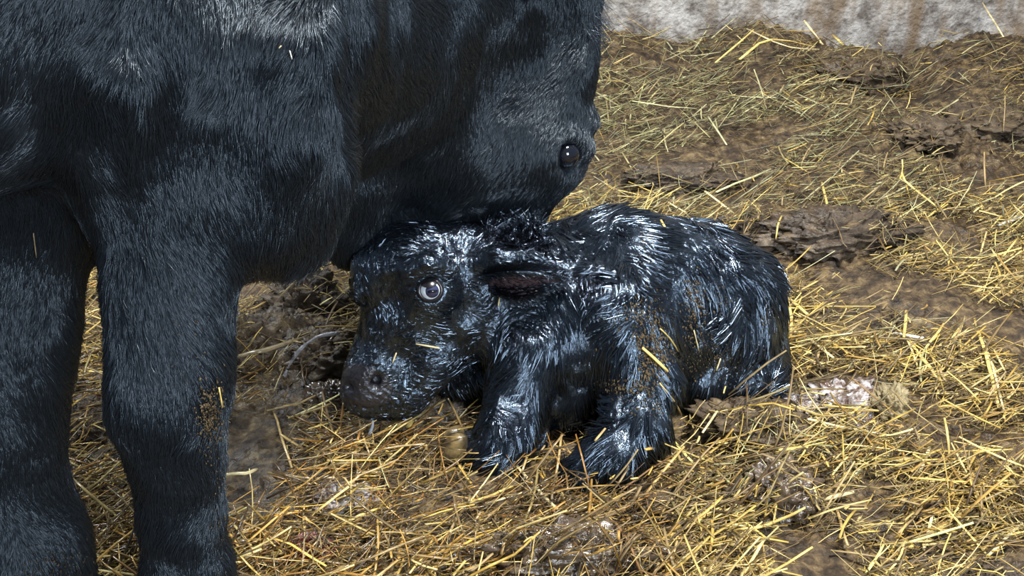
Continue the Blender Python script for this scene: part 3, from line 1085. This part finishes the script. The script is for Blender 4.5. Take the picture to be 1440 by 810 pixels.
root2 = EP[i2, j2] + (EP[i2 + 1, j2] - EP[i2, j2]) * r3.random((nI, 1)) + 0.0035 * EN[i2]
inw = np.where(j2[:, None] < EP.shape[1] / 2, 1.0, -1.0) * EB[i2]
dir2 = unit(1.0 * ET[i2] + 0.25 * inw + 0.2 * r3.normal(size=(nI, 3)))
Ch = np.concatenate([Ch, root2[:, None, :] + s * 0.016 * dir2[:, None, :] + 0.002 * s * EN[i2][:, None, :]])
hair_obj('ear_fur', Ch, 0.0005, 0.00015, M_calffur, ear_o)
# second ear, mostly behind the poll
F0, F1, F2 = W(650, 330, 2.04)[0], W(690, 322, 2.07)[0], W(735, 322, 2.09)[0]
ear('ear', [F0, F1, F2], 0.028, (0.1, 0.9, 0.2), 0.014, M_calfskin, M_earskin, calf_o, 0.003)

# pale soft hoof of the far foreleg
hp, hm = ground_pt(634, 646, 0.012)
hoof((hp[0], hp[1] + 0.01, 0.014), 0.050, (-1, -0.25, 0.08), M_hoof, calf_o, sc=(1.1, 0.72, 0.95), label='soft yellowish tan claw of the hoof')

# string of slime under the chin
a, _ = W(524, 585, 1.88)
b, _ = W(519, 612, 1.86)
Vt, Qt = tube_mesh([spline([a, (a + b) / 2 + [0.003, 0, 0], b], 12)], np.linspace(0.0018, 0.0034, 12)[None], 6)
sl = mesh_obj('drool', Vt, Qt, M_drool, calf_o)
sl['label'] = 'clear string of slime hanging from the chin'


# ------------------------------------------------------------------ manure clods, afterbirth, stains
CLODS = []


def gz2(x, y, fine=False):
    z = gz(x, y, fine)
    for cx, cy, rx, ry, z0, h in CLODS:
        e = 1 - ((x - cx) / rx) ** 2 - ((y - cy) / ry) ** 2
        z = np.maximum(z, np.where(e > 0, z0 + h * np.sqrt(np.maximum(e, 0)) + 0.003, z))
    return z


def lump(name, px, py, rx, ry, rz, mat, label, cat, seed, z0=0.0, rough=0.25, freq=1.6, rot=0.0, group=None):
    """irregular clod half set in the bedding; rx in px, ry depth (m), rz height (m)"""
    c, m = ground_pt(px, py, 0.02)
    n_, k_ = 52, 84
    th = np.linspace(0, math.pi, n_)
    ph = np.linspace(0, 2 * math.pi, k_, endpoint=False)
    T, Pp = np.meshgrid(th, ph, indexing='ij')
    S = np.stack([np.sin(T) * np.cos(Pp), np.sin(T) * np.sin(Pp), np.cos(T)], -1).reshape(-1, 3)
    dsp = 1 + rough * fbm(S, freq, 4, seed, 0.6) + 0.20 * fbm(S, 6.0, 4, seed + 50, 0.7)
    Vl = S * dsp[:, None] * np.array([rx * m, ry, rz])
    cr_, sr_ = math.cos(rot), math.sin(rot)
    Vl = np.stack([Vl[:, 0] * cr_ - Vl[:, 1] * sr_, Vl[:, 0] * sr_ + Vl[:, 1] * cr_, Vl[:, 2]], -1)
    g = float(gz(np.array([c[0]]), np.array([c[1]]))[0])
    CLODS.append((c[0], c[1], rx * m, ry, g + rz * 0.1 + z0, rz))
    Vl = Vl + np.array([c[0], c[1], g + rz * 0.1 + z0])
    i = np.arange(n_ * k_).reshape(n_, k_)
    q = np.stack([i[:-1], i[1:], np.roll(i[1:], -1, 1), np.roll(i[:-1], -1, 1)], -1).reshape(-1, 4)
    return tag(mesh_obj(name, Vl, q, mat), label, cat, group)


lump('manure_clod', 1092, 694, 58, .055, .058, M_wetclod, 'shiny wet grey-brown manure clod below and right of the calf', 'manure', 1)
lump('manure_clod', 1052, 598, 78, .055, .040, M_clod, 'broad brown manure clod against the calf\'s hindquarter', 'manure', 2)
lump('manure_clod', 922, 712, 40, .034, .030, M_clod, 'small flat clod just right of the calf\'s near knee', 'manure', 3)
lump('manure_clod', 815, 786, 115, .045, .036, M_wetclod, 'long low wet manure mound at the bottom middle edge', 'manure', 4)
lump('manure_clod', 1165, 340, 110, .080, .050, M_darkclod, 'dark manure ridge behind the calf\'s rump', 'manure', 5)
lump('manure_clod', 1055, 325, 50, .06, .035, M_darkclod, 'dark clod touching the top of the calf\'s back', 'manure', 6)
lump('manure_clod', 470, 500, 62, .070, .050, M_clod, 'rounded brown manure mound behind the calf\'s muzzle', 'manure', 7)
lump('manure_clod', 462, 552, 34, .035, .036, M_wetclod, 'glistening grey lump beside the calf\'s nostrils', 'manure', 8)
lump('manure_clod', 425, 425, 55, .09, .05, M_darkclod, 'dark crumbly clod under the cow\'s brisket', 'manure', 9, rough=0.4, freq=2.4)
lump('manure_clod', 350, 478, 55, .07, .035, M_clod, 'brown clod beside the cow\'s right knee', 'manure', 10)
lump('manure_clod', 1252, 562, 24, .035, .036, M_paleclod, 'pale yellowish lump right of the whitish afterbirth', 'manure', 12)
lump('manure_clod', 1195, 118, 70, .12, .055, M_clod, 'brown manure heap at the foot of the wall', 'manure', 13)
lump('manure_clod', 1395, 175, 60, .12, .05, M_clod, 'brown manure lump at the right edge below the wall', 'manure', 14)
lump('manure_clod', 1300, 215, 45, .09, .035, M_clod, 'low manure clod on the bare patch at upper right', 'manure', 15)
lump('manure_clod', 128, 585, 45, .06, .03, M_darkclod, 'dark manure clod seen between the cow\'s forelegs', 'manure', 16)
lump('manure_clod', 950, 255, 70, .06, .028, M_darkclod, 'dark manure clod right of the cow\'s eye', 'manure', 17)
lump('afterbirth', 1185, 553, 60, .065, .026, M_membrane, 'whitish wet afterbirth lying right of the calf\'s rump', 'afterbirth', 18, rough=0.45, freq=3.2)
lump('afterbirth', 1120, 566, 26, .030, .012, M_membrane, 'small whitish scrap of afterbirth touching the calf\'s rump', 'afterbirth', 19, rough=0.35, freq=2.6)
lump('blood_stain', 430, 762, 34, .028, .022, M_blood, 'dark red wet stain at lower left among the straw', 'stain', 20)
lump('blood_stain', 480, 700, 38, .028, .020, M_membrane, 'glistening pinkish slime smear left of the calf\'s knees', 'stain', 21)
lump('manure_clod', 1408, 798, 40, .03, .025, M_darkclod, 'dark clod in the bottom right corner', 'manure', 22)
lump('manure_clod', 655, 768, 38, .022, .014, M_membrane, 'small grey glistening scrap at the bottom middle', 'manure', 23, rough=0.4, freq=2.6)
# glistening cord arching over the mound
pts = []
for px, py, z in [(478, 468, .10), (446, 474, .095), (424, 490, .075), (408, 512, .045), (400, 530, .02)]:
    pts.append(ground_pt(px, py, z)[0])
S = spline(pts, 30)
Vt, Qt = tube_mesh([S], (0.0030 + 0.0012 * np.sin(np.linspace(0, 14, 30)))[None], 6)
tag(mesh_obj('membrane_cord', Vt, Qt, M_cord), 'glistening whitish membrane cord draped over the brown mound left of the calf', 'membrane')

# ------------------------------------------------------------------ straw
GOLD = np.array([[.66, .45, .11], [.74, .55, .17], [.56, .36, .08], [.80, .63, .26], [.40, .24, .06], [.72, .54, .20]])
HAY = 0.90 * np.array([[.50, .48, .22], [.58, .54, .30], [.42, .40, .17], [.62, .56, .30], [.40, .33, .14]])
WET = 0.95 * np.array([[.50, .27, .06], [.60, .36, .09], [.34, .17, .04], [.66, .46, .17], [.24, .12, .035]])
DUN = np.array([[.20, .13, .055], [.28, .19, .08], [.13, .08, .035], [.36, .26, .12]])


def pick(pal, n, r):
    c = pal[r.integers(0, len(pal), n)]
    k = r.random((n, 1))
    return np.minimum(c * np.where(k < 0.3, 0.22 + 0.9 * k, np.where(k < 0.85, 0.45 + 0.6 * k, 1.0 + 0.35 * r.random((n, 1)))), 0.92)


def body_reject(P, lim=0.002):
    """True where a strand dips into an animal"""
    N, K, _ = P.shape
    q = P.reshape(-1, 3)
    bad = np.zeros(len(q), bool)
    px, py, t = project(q)
    m = (q[:, 0] > -0.36) & (q[:, 0] < 0.55) & (q[:, 1] > 1.65) & (q[:, 1] < 2.4)
    if m.any():
        bad[m] |= calf.sdf(q[m], False) < lim
    m = (q[:, 0] < 0.2) & (q[:, 1] < 2.5)
    if m.any():
        bad[m] |= cow.sdf(q[m], False) < lim
    return bad.reshape(N, K).any(1)


CLEAR = []
for px, py, rx, ry in [(1185, 553, 70, .08), (1092, 690, 72, .075), (922, 712, 45, .04), (815, 780, 100, .04), (1165, 338, 95, .08), (400, 478, 60, .07), (462, 552, 34, .04), (470, 500, 60, .07), (622, 632, 30, .03), (1056, 592, 82, .065), (655, 768, 38, .022), (430, 762, 26, .02), (480, 700, 34, .02)]:
    p, m = ground_pt(px, py)
    CLEAR.append((p[0], p[1], rx * m, ry))


def field(n, r, lmin, lmax, w0, w1, zmax, tilt, ybias=1.0, bend=0.12, dens=None, K=4):
    """n strands scattered over the visible bedding"""
    out_P, out_w = [], []
    need = n
    while need > 0:
        m = int(need * 2.2) + 50
        # even spread over the picture's ground area mixed with even spread over the ground
        px = r.uniform(-330, 1760, m)
        py = r.uniform(-10, 960, m)
        d = FWD[None] + np.array([[1, 0, 0]]) * ((px - 720) / F)[:, None] + UP[None] * ((405 - py) / F)[:, None]
        t = -H / d[:, 2]
        g = CAM + t[:, None] * d
        keep = (g[:, 1] < YW - 0.02) & (r.random(m) < (g[:, 1] / 4.0) ** (ybias - 1.0 if ybias > 1 else 0))
        b = bare(g[:, 0], g[:, 1])
        for cx, cy, rx, ry in CLEAR:
            keep &= (((g[:, 0] - cx) / rx) ** 2 + ((g[:, 1] - cy) / ry) ** 2 > 1) | (r.random(m) < 0.08)
        keep &= r.random(m) > b * (0.93 if dens is None else dens)
        pat = vnoise(np.stack([g[:, 0], g[:, 1], g[:, 0] * 0 + 3], -1), 7, 50)
        keep &= r.random(m) < 0.55 + 0.9 * pat
        g = g[keep]
        m = len(g)
        L = lmin + (lmax - lmin) * r.random(m) ** 2.0
        a = r.uniform(0, 2 * math.pi, m) 
        a = np.where(r.random(m) < 0.45, r.normal(0.25, 0.45, m), a)
        dr = np.stack([np.cos(a), np.sin(a)], -1)
        s = np.linspace(-0.5, 0.5, K)
        bd = r.normal(0, bend, m)
        XY = g[:, None, :2] + (L[:, None] * s)[..., None] * dr[:, None] + ((s ** 2 - 0.08)[None] * (bd * L)[:, None])[..., None] * np.stack([-dr[:, 1], dr[:, 0]], -1)[:, None]
        zc = gz2(XY[..., 0], XY[..., 1])
        zl = zc.mean(1, keepdims=True) * 0.6 + zc * 0.4
        lift = (r.random(m) ** 1.6 * zmax)[:, None]
        tl = (np.abs(r.normal(0, tilt, m)) * L)[:, None] * (s + 0.42)[None]
        Z_ = zl + lift + tl + 0.002
        Z_ = np.maximum(Z_, zc - 0.004)
        P = np.concatenate([XY, Z_[..., None]], -1)
        P[..., 1] = np.minimum(P[..., 1], YW - 0.015)
        P = P[~body_reject(P)]
        out_P.append(P)
        out_w.append(w0 + (w1 - w0) * r.random(len(P)) ** 2)
        need -= len(P)
    P, w = np.concatenate(out_P)[:n], np.concatenate(out_w)[:n]
    return P, w


def zone_colors(P, r):
    c = P.mean(1)
    px, py, t = project(c)
    n = len(P)
    ng = vnoise(np.stack([c[:, 0], c[:, 1], c[:, 0] * 0], -1), 4, 61) * 0.15
    ghay, _m = ground_pt(1010, 180)
    hay = np.exp(-(((c[:, 0] - ghay[0]) / 0.75) ** 2 + ((c[:, 1] - ghay[1]) / 0.75) ** 2))
    u = r.random(n)
    col_ = pick(GOLD, n, r)
    k = u < hay * 0.95 + ng
    col_[k] = pick(HAY, int(k.sum()), r)
    wet = np.clip((c[:, 0] < 0.25) * 1.0, 0, 1) * (c[:, 1] < 2.05) * 0.65
    k = r.random(n) < wet
    col_[k] = pick(WET, int(k.sum()), r)
    k = r.random(n) < 0.30 + 0.15 * (wet > 0) + 0.5 * bare(c[:, 0], c[:, 1])
    col_[k] = pick(DUN, int(k.sum()), r)
    return col_


def straw_stuff(name, P, w, mat, label, cat, r, flat=0.45, colors=None):
    Vt, Qt = tube_mesh(P, (w[:, None] * np.array([0.85] + [1.0] * (P.shape[1] - 2) + [0.8])[None]), 4, flat)
    cc = zone_colors(P, r) if colors is None else colors
    cc = np.repeat(cc, P.shape[1] * 4, axis=0)
    o = mesh_obj(name, Vt, Qt, mat, smooth=False, colors=cc)
    return tag(o, label, cat, kind='stuff')


rs = np.random.default_rng(21)
# fine litter: crumbs and chaff
P, w = field(46000, rs, 0.006, 0.035, 0.0004, 0.0012, 0.008, 0.4, K=2, dens=0.25)
straw_stuff('chaff', P, w, M_straw, 'fine chaff and broken straw bits trodden into the bedding', 'chaff', rs)
# thin hay stems
P, w = field(21000, rs, 0.03, 0.12, 0.0004, 0.0011, 0.026, 0.25, bend=0.5, K=5)
k = (P.mean(1)[:, 1] > 2.35) | (rs.random(len(P)) < 0.35)
P, w = P[k], w[k]
straw_stuff('hay', P, w, M_straw, 'thin bent hay stems matted through the bedding', 'hay', rs)
# the mass of straw, dry on the right, wet on the left
P, w = field(27500, rs, 0.012, 0.115, 0.0009, 0.0031, 0.036, 0.34, K=4)
left = P.mean(1)[:, 0] < 0.12 + 0.1 * rs.normal(size=len(P))
left &= P.mean(1)[:, 1] < 2.2
straw_stuff('straw_bedding', P[~left], w[~left], M_straw, 'dry golden straw bedding spread over the floor to the wall', 'straw', rs)
straw_stuff('wet_straw_bedding', P[left], w[left], M_wetstraw, 'wet glistening orange straw in front of the calf and cow', 'straw', rs)

# loose stalks, each a thing of its own
ST = 'straw_stalk'
LABEL_ALL = 'conspicuous long loose straw stalk lying on top of the bedding'
n_stalk = 0


def stalk(P3, r, color, label=None, mat=None, flat=0.55, group='loose straw stalks'):
    global n_stalk
    K = len(P3)
    Vt, Qt = tube_mesh([P3], (r * np.array([0.9] + [1.0] * (K - 2) + [0.8]))[None], 6, flat)
    c0 = Vt.mean(0)
    o = mesh_obj(ST, Vt - c0, Qt, mat or M_straw, smooth=True, colors=np.repeat(color[None], len(Vt), 0))
    o.location = c0
    tag(o, label or LABEL_ALL, 'straw', group if (group or '').startswith('straw stalks') or not label else None)
    n_stalk += 1
    return o


PALE, YEL, ORG, TAN, WHT, DULL, GRN = (np.array(c) for c in ([.78, .64, .34], [.80, .58, .18], [.72, .40, .08], [.55, .38, .16], [.85, .80, .66], [.30, .23, .13], [.58, .56, .30]))
# px points, width px, colour, mean lift (m), label
TR = [
    ([(441, 366), (462, 390), (498, 428)], 4, YEL, .07, 'curved yellow straw stalk between the cow\'s brisket and the calf\'s forehead'),
    ([(322, 504), (372, 492), (424, 476)], 9, DULL, .05, 'thick dull straw stem on the brown clod right of the cow\'s knee'),
    ([(385, 578), (398, 620), (412, 662)], 4, TAN, .03, 'thin dark-gold stalk leaning steeply right of the cow\'s right cannon'),
    ([(574, 603), (582, 580)], 9, YEL, .03, 'short thick yellow straw stub standing under the calf\'s chin'),
    ([(511, 615), (556, 641)], 4, YEL, .02, 'golden stalk just below the slime on the calf\'s chin'),
    ([(714, 641), (757, 690), (802, 733)], 5, PALE, .035, 'long stalk slanting down to the right between the calf\'s knees'),
    ([(790, 606), (786, 640), (781, 678)], 4, TAN, .05, 'upright stalk standing left of the calf\'s near knee'),
    ([(754, 609), (734, 662)], 4, TAN, .05, 'leaning stalk standing in the dark gap between the calf\'s forelegs'),
    ([(632, 714), (680, 700), (722, 683)], 5, YEL, .03, 'bright stalk slanting up to the right under the calf\'s far knee'),
    ([(660, 716), (757, 685)], 4, PALE, .03, "pale stalk lying parallel below the bright one under the calf's far knee"),
    ([(558, 797), (567, 748)], 6, ORG, .02, 'short orange stalk pointing upward at the bottom edge'),
    ([(1022, 559), (988, 608)], 4, PALE, .07, 'pale stalk leaning on the brown clod below the calf\'s hindquarter'),
    ([(1107, 419), (1112, 445), (1112, 474)], 5, YEL, .04, 'yellow stalk pointing down beside the calf\'s rump, left half of a V'),
    ([(1108, 418), (1136, 442)], 6, YEL, .04, 'thick yellow stalk, right half of the V beside the calf\'s rump'),
    ([(1133, 472), (1171, 503)], 5, PALE, .03, 'pale stalk slanting right above the whitish afterbirth'),
    ([(1272, 471), (1298, 505), (1325, 541)], 6, YEL, .04, 'long yellow stalk slanting down right of the pale lump'),
    ([(1275, 436), (1271, 474)], 5, YEL, .05, 'short upright stalk above the long slanting yellow one'),
    ([(1257, 468), (1298, 475)], 7, WHT, .04, 'short thick whitish straw piece lying level right of the calf'),
    ([(1376, 466), (1391, 515), (1404, 574)], 6, YEL, .05, 'long golden stalk pointing down near the right edge'),
    ([(1384, 480), (1400, 530), (1412, 578)], 4, PALE, .05, "thin pale stalk beside the long golden one near the right edge"),
    ([(1328, 455), (1301, 491)], 4, YEL, .04, "yellow stalk slanting down left beneath the short whitish straw piece"),
    ([(1275, 773), (1320, 742), (1364, 714)], 6, YEL, .03, 'long thick stalk rising to the right at lower right'),
    ([(1299, 773), (1312, 721)], 5, PALE, .03, "thin pale stalk standing up from the lower end of the long thick lower right one"),
    ([(1387, 784), (1438, 735)], 5, PALE, .03, "pale stalk rising to the right in the bottom right corner"),
    ([(936, 756), (980, 733), (1025, 709)], 6, YEL, .03, 'long stalk rising to the right below the small flat clod'),
    ([(1030, 746), (1080, 738), (1133, 714)], 6, YEL, .035, 'curved stalk hugging the lower side of the shiny wet clod'),
    ([(1155, 703), (1201, 691)], 9, PALE, .03, 'broad pale stalk right of the shiny wet clod'),
    ([(1176, 714), (1192, 767)], 5, TAN, .03, "tan stalk pointing down right of the shiny wet clod"),
    ([(1290, 671), (1307, 629)], 6, PALE, .03, 'pale stalk standing steeply in the lower right bedding'),
    ([(1104, 580), (1180, 600), (1268, 615)], 5, PALE, .04, 'long pale stalk lying below the whitish afterbirth'),
    ([(1095, 633), (1141, 628)], 7, YEL, .03, "short level yellow stalk above the shiny wet clod"),
    ([(949, 765), (1028, 758)], 6, YEL, .03, "level yellow stalk left of and below the shiny wet clod"),
    ([(1001, 807), (1014, 761)], 5, PALE, .03, "thin pale upright stalk at the bottom edge below the shiny wet clod"),
    ([(934, 807), (970, 778)], 5, PALE, .03, "pale stalk rising to the right at the bottom edge under the small flat clod"),
    ([(991, 269), (1043, 308)], 4, PALE, .04, 'pale stalk slanting down to the calf\'s back from the dark clods'),
    ([(1295, 173), (1348, 140)], 3, PALE, .04, 'pale stalk rising to the right on the bare patch at upper right'),
    ([(1269, 224), (1273, 254), (1322, 294)], 4, YEL, .05, 'bent yellow stalk between the dark ridge and the bare patch'),
    ([(1156, 256), (1165, 294)], 4, YEL, .05, 'short bright yellow stalk standing above the dark ridge'),
    ([(889, 142), (935, 149), (979, 153)], 3, GRN, .04, 'level greenish hay stem right of the cow\'s forehead'),
    ([(1171, 49), (1200, 76), (1234, 103)], 5, YEL, .10, 'thick yellow stalk leaning on the wall at its lowest bare corner'),
    ([(1131, 29), (1157, 63)], 4, PALE, .10, 'pale stalk leaning on the wall left of the thick yellow one'),
    ([(1382, 4), (1411, 52)], 3, PALE, .14, 'thin pale stalk leaning against the wall at upper right'),
    ([(1404, 317), (1442, 302)], 6, WHT, .03, 'whitish stalk at the right edge halfway up'),
    ([(1007, 269), (1084, 238)], 4, GRN, .03, "long thin greenish stem rising to the right above the calf's back"),
    ([(996, 164), (1022, 204)], 3, GRN, .04, "thin greenish stem slanting down right on the hay behind the calf"),
    ([(1040, 84), (1085, 55), (1165, 71)], 4, YEL, .09, 'arched golden stalk on top of the heap against the wall'),
    ([(1006, 88), (1060, 42)], 3, YEL, .09, "thin yellow stalk rising to the right at the left of the heap by the wall"),
    ([(1050, 40), (1110, 66), (1170, 70)], 3, PALE, .10, "long pale stalk slanting down right over the heap by the wall"),
    ([(308, 668), (345, 665), (362, 660)], 7, PALE, .025, 'pale flat stalk touching the right side of the cow\'s cannon'),
    ([(356, 790), (388, 742)], 5, PALE, .02, "pale stalk rising to the right at the bottom edge beside the cow's right foreleg"),
    ([(320, 738), (400, 722), (432, 718)], 6, ORG, .02, "orange-gold stalk lying level right of the cow's right foreleg"),
    ([(460, 752), (505, 725), (540, 712)], 5, YEL, .02, "yellow stalk rising gently to the right at the lower left, midway between cow and calf"),
]
for pts, wd, colr, lift, label in TR:
    Q3 = []
    n = len(pts)
    for i, (px, py) in enumerate(pts):
        g, _m = ground_pt(px, py, 0.0)
        z = float(gz2(np.array([g[0]]), np.array([min(g[1], YW - 0.05)]))[0]) + lift * (0.35 + 0.4 * (i % 2))
        g, m_ = ground_pt(px, py, z)
        if g[1] > YW - 0.03:
            g, m_ = W(px, py, YW - 0.03)
        Q3.append(g)
    S = spline(Q3, 4 if n == 2 else 7)
    S = S + rs.normal(size=S.shape) * 0.0005
    stalk(S, 0.5 * wd * m_, colr, label, M_wetstraw if pts[0][0] < 800 and pts[0][1] > 500 else M_straw)

# stalks stuck to the calf's wet coat
for pts, wd, colr, label in [
    ([(902, 489), (920, 506), (937, 523)], 7, YEL, 'thick golden stalk stuck to the calf\'s muddy elbow'),
    ([(926, 539), (944, 562), (956, 582)], 4, TAN, 'thin stalk hanging over the back of the calf\'s foreleg'),
    ([(926, 463), (940, 478), (950, 494)], 4, YEL, 'golden stalk stuck on the calf\'s ribs'),
    ([(584, 482), (617, 489)], 4, PALE, 'pale straw bit stuck to the calf\'s cheek'),
    ([(551, 510), (557, 494)], 4, PALE, 'tiny pale straw bit above the calf\'s nostril'),
    ([(838, 622), (853, 604)], 4, TAN, 'tan straw bit on the calf\'s near foreleg'),
    ([(928, 312), (934, 323)], 4, YEL, 'yellow chaff bit on the calf\'s back'),
    ([(905, 631), (918, 628)], 6, ORG, 'orange straw bit low on the calf\'s near foreleg'),
    ([(1006, 520), (1012, 503)], 4, PALE, 'pale straw bit on the calf\'s folded hind leg'),
    ([(974, 464), (981, 492)], 3, PALE, 'thin pale straw bit on the calf\'s flank'),
    ([(701, 417), (699, 430)], 4, PALE, 'short pale straw bit under the calf\'s ear'),
]:
    Q3 = []
    for px, py in pts:
        p = calf.hit(px, py)
        if p is None:
            p = ground_pt(px, py, 0.05)[0]
        Q3.append(p + calf.normal(p[None])[0] * 0.004)
    m_ = 2.15 / F
    stalk(spline(Q3, 5), 0.5 * wd * m_, colr, label)
for pts, wd, colr, label in [
    ([(298, 541), (302, 568)], 4, YEL, 'yellow straw bit caught on the cow\'s right foreleg'),
    ([(48, 319), (51, 354)], 3, DULL, 'dull straw bit hanging on the cow\'s dark chest'),
    ([(394, 66), (397, 63)], 3, PALE, 'tiny white straw fleck high on the cow\'s neck'),
    ([(407, 69), (410, 80)], 3, WHT, 'tiny curved white straw fleck on the cow\'s neck'),
]:
    Q3 = []
    for px, py in pts:
        p = cow.hit(px, py, 0.5)
        Q3.append(p + cow.normal(p[None])[0] * 0.012)
    stalk(spline(Q3, 4), 0.5 * wd * 1.45 / F, colr, label)

# the rest of the 300 largest loose stalks
rl = np.random.default_rng(33)
nr = 296 - n_stalk
P, w = field(2 * nr, rl, 0.06, 0.15, 0.0016, 0.0026, 0.030, 0.16, K=4)
px, py, t = project(P.mean(1))
k = np.flatnonzero((px > 10) & (px < 1430) & (py > 30) & (py < 800))[:nr]
P, w, nr = P[k], w[k], len(k)
P[..., 2] += 0.012
cc = zone_colors(P, rl)
for i in range(nr):
    wet = P[i, :, 0].mean() < 0.1 and P[i, :, 1].mean() < 2.15
    cx, cy = P[i, :, 0].mean(), P[i, :, 1].mean()
    if cy > 3.0:
        z_ = ('loose thin straw stalk on the bedding near the concrete wall', 'straw stalks near the wall')
    elif cy > 2.35:
        z_ = ('loose straw stalk on the bedding behind the calf', 'straw stalks behind the calf')
    elif cx > 0.42:
        z_ = ('loose dry golden straw stalk on the bedding right of the calf', 'straw stalks right of the calf')
    elif cx > -0.36:
        z_ = ('loose wet golden straw stalk on the bedding around the calf\'s knees and muzzle', 'straw stalks in front of the calf')
    else:
        z_ = ('loose straw stalk on the bedding around the cow\'s forelegs', 'straw stalks around the cow\'s forelegs')
    stalk(P[i], w[i], np.clip(cc[i] * 1.15, 0, 0.9), z_[0], M_wetstraw if wet else M_straw, group=z_[1])


# ------------------------------------------------------------------ mud caked on the coats
def crust(name, body, parent, spots, label, seed, z=0.002):
    """small crumbs of mud pressed on the coat, joined: far too many to count"""
    r = np.random.default_rng(seed)
    Vs, Fs, o = [], [], 0
    ico = np.array([[1, 0, 0], [-1, 0, 0], [0, 1, 0], [0, -1, 0], [0, 0, 1], [0, 0, -1]], float)
    fa = np.array([[0, 2, 4], [2, 1, 4], [1, 3, 4], [3, 0, 4], [2, 0, 5], [1, 2, 5], [3, 1, 5], [0, 3, 5]])
    for px, py, rx, ry, n, sz in spots:
        P = body.hit_many(px + rx * r.normal(size=n) * 0.5, py + ry * r.normal(size=n) * 0.5, 1.7 if body is calf else 0.95, 2.6)
        Nn = body.normal(P)
        for p, nn_ in zip(P, Nn):
            v = ico * r.uniform(0.4, 1.3, (6, 1)) * sz * r.uniform(0.3, 1.3) ** 1.5
            v[:, 2] *= 1.8
            v = v - (v @ nn_)[:, None] * nn_ * 0.5
            Vs.append(v + p + nn_ * z)
            Fs.append(fa + o)
            o += 6
    ob = mesh_obj(name, np.concatenate(Vs), np.concatenate(Fs), M_mud, parent)
    ob['kind'] = 'stuff'
    ob['label'] = label
    return ob


crust('mud', calf, calf_o, [(905, 470, 40, 60, 624, 0.00174), (925, 520, 30, 60, 624, 0.00186), (975, 440, 16, 60, 336, 0.00161), (1020, 420, 16, 40, 168, 0.00136),
                            (880, 545, 50, 20, 288, 0.00149), (940, 590, 16, 50, 288, 0.00149), (1080, 440, 14, 60, 168, 0.00136), (905, 350, 20, 30, 96, 0.00124),
                            (1010, 500, 60, 40, 288, 0.00112), (930, 320, 20, 8, 60, 0.00112)], 'brown mud and chaff caked on the flank and elbow', 3)
crust('mud', cow, cow_o, [(290, 580, 16, 45, 480, 0.00136), (300, 700, 14, 120, 120, 0.00099), (80, 790, 60, 30, 144, 0.00124), (270, 480, 40, 80, 96, 0.00062)],
      'dried mud on the front of the forelegs', 4, 0.008)
